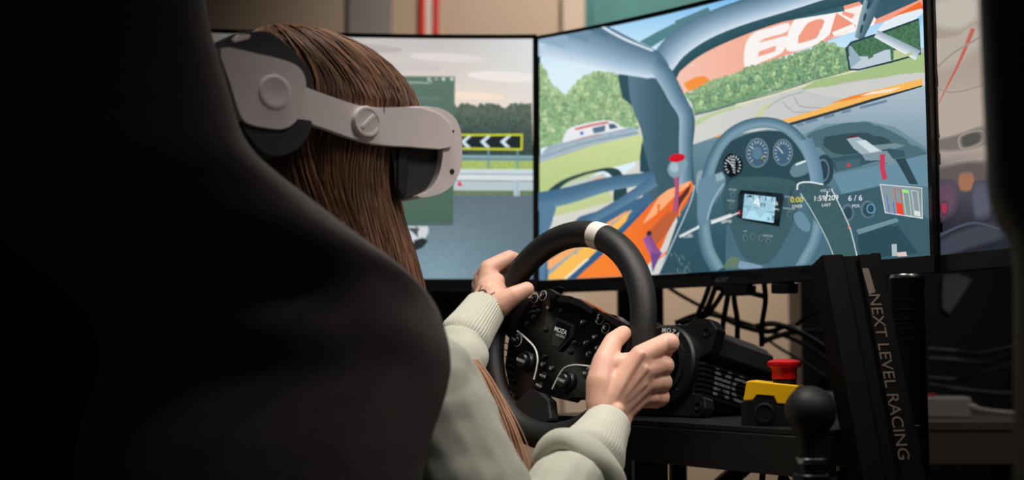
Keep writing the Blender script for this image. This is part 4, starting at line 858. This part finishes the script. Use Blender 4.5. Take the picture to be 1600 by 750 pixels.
for i, q in enumerate(([(1190, 705, 1.66), (1192, 730, 1.66), (1190, 765, 1.66)], [(1203, 718, 1.6), (1218, 735, 1.6), (1240, 765, 1.6)], [(1225, 715, 1.6), (1222, 740, 1.6), (1216, 765, 1.6)])):
    cable(q, 0.004, '%s of three black cables hanging under the deck' % ('leftmost', 'rightmost', 'middle')[i], 'cables under the deck')
for px_, w_ in ((1150, 0.021), (1220, 0.015)):
    c_ = S.inv(px_, 440); a_ = S.map(c_[0], S.z0 - 0.0285, -0.008); mb = MB(); mb.box(a_, S.d, S.n, Z, w_, 0.012, 0.0075); mb.build('cable_plug', 'plastic', mc, bevel=0.002)

# ------------------------------------------------------------------ driver
BF = Vector((math.sin(YAW), math.cos(YAW), 0)); BRt = r0.copy()
HC = P(515, 185, 1.37); hf = Vector((0.8, 0.6, 0)); hr = Vector((0.6, -0.8, 0))
per = thing('person', 'person with long brown hair in a sage sweatshirt holding the wheel', 'person', (HC.x, HC.y, 0.25))
def cap(mb, a, ra, b, rb, seg=16):
    a, b = Vector(a), Vector(b); t = b - a; L_ = t.length; t.normalize(); x = t.orthogonal().normalized(); y = t.cross(x); rings = []
    for i in range(5): th = math.pi / 2 * (1 - i / 4.0) if i else math.pi / 2 * 0.93; rings.append((a - t * ra * math.sin(th), ra * math.cos(th)))
    rings += [(a + (b - a) * f, ra + (rb - ra) * f) for f in (0.33, 0.66)]
    for i in range(5): th = math.pi / 2 * i / 4.0 if i < 4 else math.pi / 2 * 0.93; rings.append((b + t * rb * math.sin(th), rb * math.cos(th)))
    mb.loft([[c + (x * math.cos(2 * math.pi * k / seg) + y * math.sin(2 * math.pi * k / seg)) * r for k in range(seg)] for c, r in rings])
def chain(mb, pts, rad):
    for i in range(len(pts) - 1): cap(mb, pts[i], rad[i], pts[i + 1], rad[i + 1])
def remesh(o, vox, sm=4):
    r = o.modifiers.new('remesh', 'REMESH'); r.mode = 'VOXEL'; r.voxel_size = vox; r.use_smooth_shade = True
    s = o.modifiers.new('smooth', 'SMOOTH'); s.factor = 0.5; s.iterations = sm
    return o
body = MB()
# head, neck, torso
SHR = Vector((HC.x, HC.y, 0)) + BRt * 0.165 + Z * 0.765 - BF * 0.01; SHL = Vector((HC.x, HC.y, 0)) - BRt * 0.165 + Z * 0.765 - BF * 0.01
CH = Vector((HC.x, HC.y, 0.64)) + BF * 0.0; PV = Vector((HC.x, HC.y, 0.33)) - BF * 0.06
body.ball(HC - hf * 0.018 - Z * 0.012, 0.080, 0.066, 0.084, hf, hr, Z); body.ball(HC + hf * 0.03 - Z * 0.05, 0.058, 0.056, 0.065, hf, hr, Z)
cap(body, HC + hf * 0.088 - Z * 0.035, 0.011, HC + hf * 0.078 - Z * 0.01, 0.008); body.ball(HC + hf * 0.075 - Z * 0.095, 0.016, 0.024, 0.016, hf, hr, Z); body.ball(HC + hf * 0.083 - Z * 0.068, 0.008, 0.02, 0.007, hf, hr, Z)
for s_ in (-1, 1): body.ball(HC + hr * 0.072 * s_ - Z * 0.005, 0.016, 0.008, 0.028, hf, hr, Z)
cap(body, HC - Z * 0.08 - hf * 0.02, 0.050, CH + Z * 0.13, 0.055)
body.ball(CH, 0.085, 0.14, 0.17, BF, BRt, Z); cap(body, CH - Z * 0.1, 0.10, PV, 0.11)
cap(body, SHR, 0.048, SHL, 0.048)
ELR = P(806, 890, 1.22); WRR = P(945, 660, 1.44)
ELL = Vector((-0.13, 1.58, 0.60)); WRL = P(757, 478, 1.655)
chain(body, [SHR, ELR, WRR], [0.045, 0.037, 0.0225]); chain(body, [SHL, ELL, WRL], [0.045, 0.037, 0.021])
for s_ in (-1, 1): chain(body, [PV + BRt * 0.09 * s_, PV + BRt * 0.13 * s_ + BF * 0.42 + Z * 0.08, PV + BRt * 0.11 * s_ + BF * 0.72 - Z * 0.2], [0.08, 0.055, 0.04])
# ---- right hand
def ch(pts, rad, scale=1.0): chain(body, [P(*p) for p in pts], [r * scale for r in rad])
W0 = (944, 655, 1.44)
mcp = [(1000, 556, 1.447), (1008, 578, 1.450), (1006, 600, 1.456), (1000, 620, 1.463)]
car = [(944, 634, 1.437), (950, 640, 1.440), (956, 645, 1.444), (961, 650, 1.450)]
for m_, c_ in zip(mcp, car): chain(body, [P(*c_), P(*m_)], [0.0155, 0.0118])
for a_, b_ in zip(mcp[:-1], mcp[1:]): cap(body, P(*a_), 0.011, P(*b_), 0.011)
for f_ in (0.25, 0.5, 0.75):
    q_ = [mix(c_, m_, f_) for c_, m_ in zip(car, mcp)]; cap(body, P(*q_[0]), 0.0128, P(*q_[3]), 0.0128)
cap(body, P(*W0), 0.0215, P(955, 634, 1.447), 0.021); cap(body, P(958, 662, 1.45), 0.019, P(968, 640, 1.457), 0.018)
ch([(1000, 556, 1.447), (1043, 534, 1.478), (1040, 548, 1.505), (1018, 556, 1.52)], [0.0122, 0.0108, 0.0095, 0.0085])
ch([(1008, 578, 1.450), (1036, 570, 1.478), (1036, 580, 1.508), (1012, 584, 1.52)], [0.0122, 0.0112, 0.0095, 0.0085])
ch([(1006, 600, 1.456), (1033, 596, 1.482), (1031, 606, 1.512), (1008, 608, 1.522)], [0.0118, 0.0106, 0.009, 0.008])
ch([(1000, 620, 1.463), (1030, 620, 1.487), (1026, 628, 1.514), (1004, 628, 1.525)], [0.0108, 0.0096, 0.0082, 0.0075])
ch([(938, 632, 1.438), (938, 598, 1.442), (945, 566, 1.452), (958, 534, 1.468), (974, 521, 1.484)], [0.0165, 0.0165, 0.0145, 0.0112, 0.0094])
cap(body, P(947, 572, 1.452), 0.013, P(992, 566, 1.452), 0.012); cap(body, P(940, 600, 1.443), 0.0155, P(990, 590, 1.45), 0.0125)
for (a_, b_) in (((957, 630, 1.427), (1001, 553, 1.4345)), ((962, 634, 1.430), (1007, 576, 1.4375)), ((966, 640, 1.434), (1006, 598, 1.4435)), ((968, 646, 1.440), (1000, 618, 1.451))):
    cap(body, P(*a_), 0.0036, P(*b_), 0.0052)
for q_ in ((1046, 536, 1.472), (1038, 571, 1.472), (1035, 597, 1.476), (1031, 620, 1.482)): body.ball(P(*q_), 0.0118)
body.ball(P(962, 641, 1.43), 0.010)
# ---- left hand
WL0 = (757, 478, 1.655)
cap(body, P(*WL0), 0.0205, P(768, 458, 1.66), 0.021)
mcl = [(763, 420, 1.672), (754, 432, 1.688), (750, 446, 1.700), (750, 458, 1.708)]
for i, m_ in enumerate(mcl): cap(body, P(760 + 2 * i, 466 - i, 1.66 + 0.006 * i), 0.0155, P(*m_), 0.0118)
for a_, b_ in zip(mcl[:-1], mcl[1:]): cap(body, P(*a_), 0.0112, P(*b_), 0.0112)
ch([(763, 420, 1.672), (796, 402, 1.685), (812, 408, 1.704), (818, 424, 1.715)], [0.0120, 0.0098, 0.0088, 0.008])
ch([(756, 432, 1.688), (786, 418, 1.706), (806, 424, 1.720), (812, 436, 1.720)], [0.0115, 0.0102, 0.0088, 0.008])
ch([(752, 446, 1.700), (780, 436, 1.722), (800, 440, 1.730), (806, 450, 1.725)], [0.011, 0.0098, 0.0085, 0.0078])
ch([(750, 458, 1.708), (776, 454, 1.728), (796, 456, 1.735), (802, 464, 1.73)], [0.010, 0.009, 0.0078, 0.007])
ch([(766, 466, 1.655), (782, 474, 1.642), (803, 462, 1.638), (823, 452, 1.640)], [0.018, 0.0165, 0.0125, 0.0098])
cap(body, P(770, 470, 1.655), 0.018, P(768, 436, 1.668), 0.013); cap(body, P(762, 450, 1.66), 0.015, P(775, 440, 1.664), 0.012); cap(body, P(774, 486, 1.65), 0.014, P(784, 478, 1.65), 0.0135)
bo = body.build('body', 'skin', per); remesh(bo, 0.0017, 4)
# tattoo on the back of the left hand
tat = MB(); TQ = []
for q in ([(753, 446), (750, 452), (747, 457)], [(746, 457), (751, 454), (757, 453), (760, 457), (761, 462)], [(752, 457), (755, 462), (760, 459)], [(757, 454), (761, 460)], [(773, 457), (767, 461), (763, 467)], [(768, 465), (764, 462), (762, 466)]):
    TQ.append(q)
dg = bpy.context.evaluated_depsgraph_get(); dg.update(); be = bo.evaluated_get(dg); off_ = parent_loc(per)
for q in TQ:
    pts = []
    for x, y in sm2(q, 4, False):
        r_ = ray(x, y).normalized(); hit, lc, nm, ix = be.ray_cast(CAM - off_, r_)
        if hit and (lc - (CAM - off_)).length > 1.3: pts.append(lc + off_ + nm * 0.0002)
    if len(pts) > 2: tat.tube(pts, 0.0007, 5)
print('TATTOO', len(tat.v))
if tat.v: tat.build('tattoo', 'ink', per)

# ---- sweatshirt
sw = MB(); VEST = 0.012
cap(sw, CH + Z * 0.09 - BRt * 0.10, 0.075, CH + Z * 0.09 + BRt * 0.10, 0.075); sw.ball(CH, 0.105, 0.15, 0.18, BF, BRt, Z)
cap(sw, CH - Z * 0.05, 0.112, PV + Z * 0.05 , 0.13); cap(sw, SHR, 0.062, SHL, 0.062)
cap(sw, CH - Z * 0.12 + BF * 0.03, 0.09, CH - Z * 0.24 + BF * 0.05, 0.10)
chain(sw, [SHR, P(702, 700, 1.24), ELR], [0.060, 0.056, 0.052])
chain(sw, [ELR, P(893, 752, 1.34), P(905, 735, 1.36)], [0.050, 0.038, 0.031])
# rolled sleeve fold
fa = (P(948, 655, 1.44) - ELR).normalized()
rp = P(900, 742, 1.36); xx = (X - fa * fa.x).normalized(); yy = fa.cross(xx)
fold = MB(); rings = []
for i in range(48):
    a = 2 * math.pi * i / 48; rd = xx * math.cos(a) + yy * math.sin(a); cc = rp + rd * (0.0400 + 0.002 * math.sin(3 * a + 1)) + fa * 0.003 * math.sin(2 * a + 0.5)
    rings.append([cc + rd * math.cos(t) * 0.0130 + fa * math.sin(t) * (0.0150 + 0.002 * math.sin(4 * a)) for t in [2 * math.pi * k / 16 for k in range(16)]])
fold.loft(rings, closed=True); FOLD = fold
cap(sw, P(905, 735, 1.36), 0.031, P(925, 700, 1.40), 0.0305)
# left sleeve
chain(sw, [SHL, ELL, P(722, 560, 1.58), P(726, 528, 1.61)], [0.062, 0.05, 0.032, 0.0265])
cap(sw, P(722, 545, 1.595), 0.033, P(728, 556, 1.59), 0.030)
cl_ = bpy.data.textures.new('cloth_folds', 'CLOUDS'); cl_.noise_scale = 0.055; cl_.noise_depth = 1
FOLD.build('rolled_sleeve', 'cloth', per)
so = sw.build('sweatshirt', 'cloth', per); remesh(so, 0.0032, 4); dm = so.modifiers.new('folds', 'DISPLACE'); dm.texture = cl_; dm.strength = 0.014; dm.mid_level = 0.5
# cuffs: ribbed, open tube with thickness
def ribmat(axis):
    m = mat('ribbed_cuff', (204, 206, 192), 0.85, noise=0.03, sheen=0.2); return m
CM = ribmat(None)
def cuff(a, b, ra, rb, mid=None, nrib=60, dep=0.0005, flat=1.0, fdir=None):
    a, b = Vector(a), Vector(b); t = (b - a).normalized(); x = (fdir - t * fdir.dot(t)).normalized() if fdir else t.orthogonal().normalized(); y = t.cross(x); mb = MB(); rings = []; N_ = nrib * 4
    prof = [(-0.1, ra * 0.8), (0.0, ra * 1.06), (0.15, ra * 1.07), (0.5, (ra + rb) / 2 * 1.02), (0.9, rb * 1.0), (0.985, rb * 0.99), (1.0, rb * 0.95), (0.97, rb * 0.90), (0.6, rb * 0.86)]
    for f, r in prof:
        rings.append([a + (b - a) * f + (x * math.cos(2 * math.pi * k / N_) + y * math.sin(2 * math.pi * k / N_) * flat) * (r + dep * math.cos(2 * math.pi * k / 4)) for k in range(N_)])
    mb.loft(rings, caps=False); return mb.build('cuff', CM, per, angle=80)
cuff(P(915, 724, 1.378), P(948, 664, 1.435), 0.0400, 0.0300, flat=0.9, dep=0.0002)
cuff(P(722, 534, 1.600), P(758, 482, 1.648), 0.0305, 0.0275, dep=0.0006, nrib=48)

# ---- hair
rows = [(46, 425, 470, .012), (50, 410, 500, .03), (62, 392, 540, .05), (82, 376, 580, .063), (110, 368, 615, .072), (140, 366, 640, .076), (170, 368, 653, .078), (200, 372, 646, .078), (232, 378, 626, .077), (280, 392, 616, .075), (320, 405, 619, .073), (370, 420, 634, .07), (430, 440, 653, .068), (500, 460, 664, .066), (560, 478, 668, .062), (610, 500, 662, .05), (650, 530, 650, .03)]
def hair_pt(v, th, grow=0.0):
    i = min(len(rows) - 2, int(v)); f = v - i; y, xl_, xr_, dp = [a + (b - a) * f for a, b in zip(rows[i], rows[i + 1])]
    c_ = P((xl_ + xr_) / 2, y, 1.37); hw_ = (xr_ - xl_) / 2 / 1460 + grow
    return c_ + X * hw_ * math.cos(th) - Y * (dp + grow) * math.sin(th)
hm = MB(); hm.loft([[hair_pt(v * 0.5, 2 * math.pi * k / 40) for k in range(40)] for v in range(0, 2 * (len(rows) - 1) + 1)])
def hairmat():
    m = bpy.data.materials.new('brown_hair'); m.use_nodes = True; nt = m.node_tree; b = nt.nodes['Principled BSDF']; b.inputs['Roughness'].default_value = 0.42
    a = nt.nodes.new('ShaderNodeAttribute'); a.attribute_name = 'shade'; r = nt.nodes.new('ShaderNodeValToRGB'); nt.links.new(a.outputs['Fac'], r.inputs['Fac']); nt.links.new(r.outputs['Color'], b.inputs['Base Color'])
    r.color_ramp.elements[0].color = (*lin((52, 34, 25)), 1); r.color_ramp.elements[1].color = (*lin((164, 120, 92)), 1); return m
HM = hairmat(); hmo = hm.build('hair', HM, per)
rnd = random.Random(11)
def strands(name, gen, n, seg, parent):
    vs, fs, sh_ = [], [], []
    base = parent_loc(parent)
    for _ in range(n):
        pts, r, s_ = gen(); m_ = len(pts); o0 = len(vs)
        for i, p in enumerate(pts):
            t = (pts[min(i + 1, m_ - 1)] - pts[max(i - 1, 0)]).normalized(); a = t.cross(Y).normalized(); b = t.cross(a); rr = r * (1 - 0.6 * (i / (m_ - 1)) ** 3)
            for k in range(3): vs.append(p + (a * math.cos(2.094 * k) + b * math.sin(2.094 * k)) * rr - base); sh_.append(s_)
        for i in range(m_ - 1):
            for k in range(3): fs.append((o0 + 3 * i + k, o0 + 3 * i + (k + 1) % 3, o0 + 3 * i + 3 + (k + 1) % 3, o0 + 3 * i + 3 + k))
    me = bpy.data.meshes.new(name); me.from_pydata(vs, [], fs); at = me.attributes.new('shade', 'FLOAT', 'POINT'); at.data.foreach_set('value', sh_); me.materials.append(HM); me.shade_smooth()
    o = bpy.data.objects.new(name, me); C.objects.link(o); o.parent = parent; o.location = base - parent_loc(parent); o['kind'] = 'stuff'; return o
def gen1():
    th = rnd.uniform(-0.35, math.pi + 0.3); dr_ = rnd.gauss(0, 0.05); sag_ = rnd.uniform(0.0002, 0.0028); v0 = rnd.choice([0, 0, 0, rnd.uniform(0, 5)]); ph = rnd.random() * 6; am = rnd.uniform(0, 0.02); s_ = 0.5 + 0.28 * math.sin(th * 31 + 2 * math.sin(th * 7)) + rnd.gauss(0, 0.14)
    swp = 0.9
    pts = []
    for i in range(22):
        v = v0 + (len(rows) - 1.01 - v0) * i / 21; k = max(0, 1 - v / 6.0)
        pts.append(hair_pt(v, th + dr_ * v / 4 + am * math.sin(ph + v * 1.3) + 0.05 * math.sin(v * 0.8 + th * 5) * min(1, v / 4) + swp * k * k * (0.5 if th < 2 else 0.2), sag_ + 0.001 * math.sin(ph + v) + 0.0022 * math.sin(th * 17 + v * 0.5)))
    return pts, rnd.uniform(0.0004, 0.0009), max(0, min(1, s_))
strands('hair_strands', gen1, 2600, 22, per)
# lock falling in front of the chest
def gen2():
    u_ = rnd.gauss(0, 1); w_ = rnd.gauss(0, 1); c_ = [(730, 555, 1.60), (749, 585, 1.46), (763, 620, 1.40), (777, 660, 1.37), (788, 700, 1.36), (796, 735, 1.35), (798, 780, 1.35)]
    wd_ = [0.0025, 0.0035, 0.005, 0.0065, 0.0075, 0.0075, 0.006]; ph = rnd.random() * 6
    pts = smooth_path([P(*p) + Vector((u_ * k + 0.001 * math.sin(ph + i), w_ * 0.006, 0)) for i, (p, k) in enumerate(zip(c_, wd_))], 4); return pts, rnd.uniform(0.0006, 0.0012), max(0, min(1, 0.95 + rnd.gauss(0, 0.2)))
strands('hair_lock', gen2, 700, 12, per)

# ------------------------------------------------------------------ headset
hs = thing('vr_headset', 'white virtual reality headset worn on the head, dark face cushion', 'headset', HC + hf * 0.1 - Z * 0.04)
def HP(px_, py_, lat): return on_plane(px_, py_, HC + hr * lat, hr)
def hplate(name, pts, lat0, lat1, m, bev, seg=3, at=None):
    a = [HP(x, y, at if at is not None else lat1) for x, y in (sm2(pts, 3) if len(pts) > 7 else pts)]; base = at if at is not None else lat1
    mb = MB(); a = a if at is None else a; mb.prism([p + hr * (lat1 - base) for p in a], hr * (lat0 - lat1)); return mb.build(name, m, hs, bevel=bev, bseg=seg, angle=35)
shell = [(636, 170), (660, 166), (690, 170), (708, 181), (719, 200), (722.5, 228), (720, 262), (710, 286), (692, 301), (662, 309), (652, 306), (672, 296), (685, 275), (691, 250), (692, 232), (690, 224), (640, 222)]
hplate('front_shell', shell, -0.080, 0.084, 'white', 0.009, 4, at=0.084)
dk = [(614, 222), (697, 222), (697, 258), (690, 282), (672, 299), (652, 307), (626, 311), (619, 300), (616, 262)]
hplate('face_cushion', dk, -0.068, 0.074, 'foam', 0.006, 3, at=0.074)
hplate('cushion_edge', [(622, 226), (636, 226), (640, 270), (636, 306), (626, 309), (621, 298)], -0.07, 0.077, 'matte', 0.003, 2, at=0.077)
for (x, y) in ((706, 268), (708, 205)):
    c_ = HP(x, y, 0.084); mb = MB(); rr = 0.0028 if y > 250 else 0.0012; mb.disc(c_, hr, [(rr, -0.002), (rr, 0.0008), (rr * .5, 0.0006)], 16); mb.build('sensor', 'gloss', hs)
def arm(sg):
    pts = [(462, 128), (480, 137), (515, 150), (558, 164), (590, 168), (660, 169), (700, 190), (706, 229), (640, 229), (588, 225), (552, 216), (515, 203), (480, 191), (462, 184)]
    a = [HP(x, y, 0.088) for x, y in sm2(pts, 3)]
    if sg < 0: a = [p - hr * 0.172 for p in a]
    mb = MB(); mb.prism(a, -hr * 0.008 * sg); mb.build('side_arm', 'white', hs, bevel=0.0025, bseg=3)
arm(1); arm(-1)
c_ = HP(571, 191, 0.088); mb = MB(); mb.disc(c_, hr, [(0.0165, -0.004), (0.0165, 0.003), (0.0150, 0.0058), (0.0125, 0.0058), (0.0118, 0.0048), (0.002, 0.0048)], 40); kn = mb.build('pivot_knob', 'white', hs)
mb = MB(); mb.box(c_ + hr * 0.0056, (hf + Z).normalized(), hr, (Z - hf).normalized(), 0.010, 0.001, 0.002); mb.build('knob_ridge', 'white', kn, bevel=0.0005)
blk = [(345, 76), (400, 84), (450, 96), (468, 106), (477, 122), (478, 140), (470, 176), (460, 192), (444, 201), (420, 200), (384, 191), (372, 170), (360, 130)]
hplate('rear_block', blk, 0.070, 0.098, 'white', 0.006, 4, at=0.098)
c_ = HP(429, 144, 0.098); mb = MB(); mb.disc(c_, hr, [(0.017, -0.003), (0.017, 0.0012), (0.0155, 0.002), (0.013, 0.0018), (0.002, -0.001 + 0.0015)], 36); mb.build('rear_disc', 'white', hs)
hplate('top_strap', [(338, 84), (346, 66), (362, 54), (390, 49), (418, 49), (440, 62), (466, 86), (484, 112), (490, 142), (480, 150), (470, 120), (440, 104)], 0.03, 0.087, 'foam', 0.006, 3, at=0.087)
hplate('strap_clip', [(362, 61), (372, 54), (392, 54), (390, 60), (366, 66)], 0.085, 0.0885, 'white', 0.001, 2, at=0.0885)
hplate('ear_cushion', [(378, 188), (486, 188), (484, 206), (474, 224), (456, 238), (432, 244), (412, 238), (394, 220)], 0.060, 0.094, 'foam', 0.010, 4, at=0.094)
# strap round the back of the head
q_ = [HP(400, 135, 0.085), HP(350, 140, 0.06), HP(330, 142, 0.0), HP(350, 140, -0.06), HP(400, 135, -0.085)]
mb = MB(); mb.tube(smooth_path(q_, 6), 0.016, 12); mb.build('rear_strap', 'foam', hs)

# ------------------------------------------------------------------ seat
se = thing('racing_seat', 'large black fabric racing seat back in the left foreground', 'seat', (-0.25, 1.15, 0))
edge = [(-60, 322), (0, 326), (40, 334), (90, 349), (150, 367), (200, 381), (235, 402), (270, 442), (315, 503), (360, 562), (400, 618), (440, 662), (480, 692), (530, 711), (575, 716), (620, 706), (660, 692), (700, 678), (760, 668), (900, 660), (1050, 650)]
def seat_edge(y):
    for a, b in zip(edge[:-1], edge[1:]):
        if a[0] <= y <= b[0]: f = (y - a[0]) / (b[0] - a[0]); return a[1] + (b[1] - a[1]) * f
    return edge[-1][1]
mb = MB(); rings = []
NR = 90
for i in range(NR + 1):
    y = -60 + 1110 * i / NR; xe = sum(seat_edge(max(-60, min(1050, y + k * 7))) for k in (-2, -1, 0, 1, 2)) / 5
    tip = P(xe, y, 1.15); wd = 0.66
    ring_ = []
    prof = [(0.0, 0.0), (0.012, -0.02), (0.045, -0.045), (0.10, -0.075), (0.18, -0.10), (0.30, -0.115), (0.42, -0.10), (0.52, -0.07), (0.58, -0.03), (0.60, 0.0), (0.585, 0.01), (0.55, -0.01), (0.44, -0.045), (0.30, -0.06), (0.16, -0.045), (0.06, -0.01), (0.02, 0.008)]
    for k, (s_, b_) in enumerate(prof):
        wr = 0
        if k < 6 and 250 < y < 620:
            ph = (y - 250) / 370 * math.pi; wr = 0.011 * math.sin(ph) * math.sin(s_ * 62 - y * 0.021 + 0.8) + 0.005 * math.sin(ph) * math.sin(s_ * 140 - y * 0.035)
        ring_.append(tip - BRt * s_ * (wd / 0.6) + BF * (b_ - wr * (1 if k else 0)))
    rings.append(ring_)
mb.loft(rings); mb.build('backrest', 'fabric', se, sub=1, angle=180)
lo = P(seat_edge(1000), 1000, 1.15)
cq = lo - BRt * 0.3 + BF * 0.2
mb = MB(); mb.box((cq.x, cq.y, 0.24), BF, BRt, Z, 0.28, 0.27, 0.06); mb.build('seat_base', 'fabric', se, bevel=0.03, bseg=4)
mb = MB(); mb.box((cq.x, cq.y, 0.09), BF, BRt, Z, 0.22, 0.2, 0.09); mb.build('seat_mount', 'steel', se, bevel=0.005)

# foreground black post at the right edge of the view
pe = [(-120, 1532), (0, 1535), (150, 1541), (300, 1548), (345, 1562), (375, 1584), (420, 1590), (600, 1590), (800, 1590)]
fp = thing('foreground_post', 'black out of focus padded post at the right edge', 'post', P(1640, 800, 0.9))
mb = MB(); rings = []
for i in range(46):
    y = -120 + 920 * i / 45
    for a, b in zip(pe[:-1], pe[1:]):
        if a[0] <= y <= b[0]: f = (y - a[0]) / (b[0] - a[0]); xe = a[1] + (b[1] - a[1]) * f
    c_ = P(xe, y, 0.9); rw = 0.06
    rings.append([c_ + X * (rw - rw * math.cos(t)) + Y * rw * 0.8 * math.sin(t) for t in [2 * math.pi * k / 20 for k in range(20)]])
mb.loft(rings); mb.build('padding', 'matte', fp)
mb = MB(); b_ = P(1650, 800, 0.9); addbar(mb, (b_.x, b_.y, 0), (b_.x, b_.y, b_.z + 0.02), 0.02, 0.02); mb.build('pole', 'steel', fp)
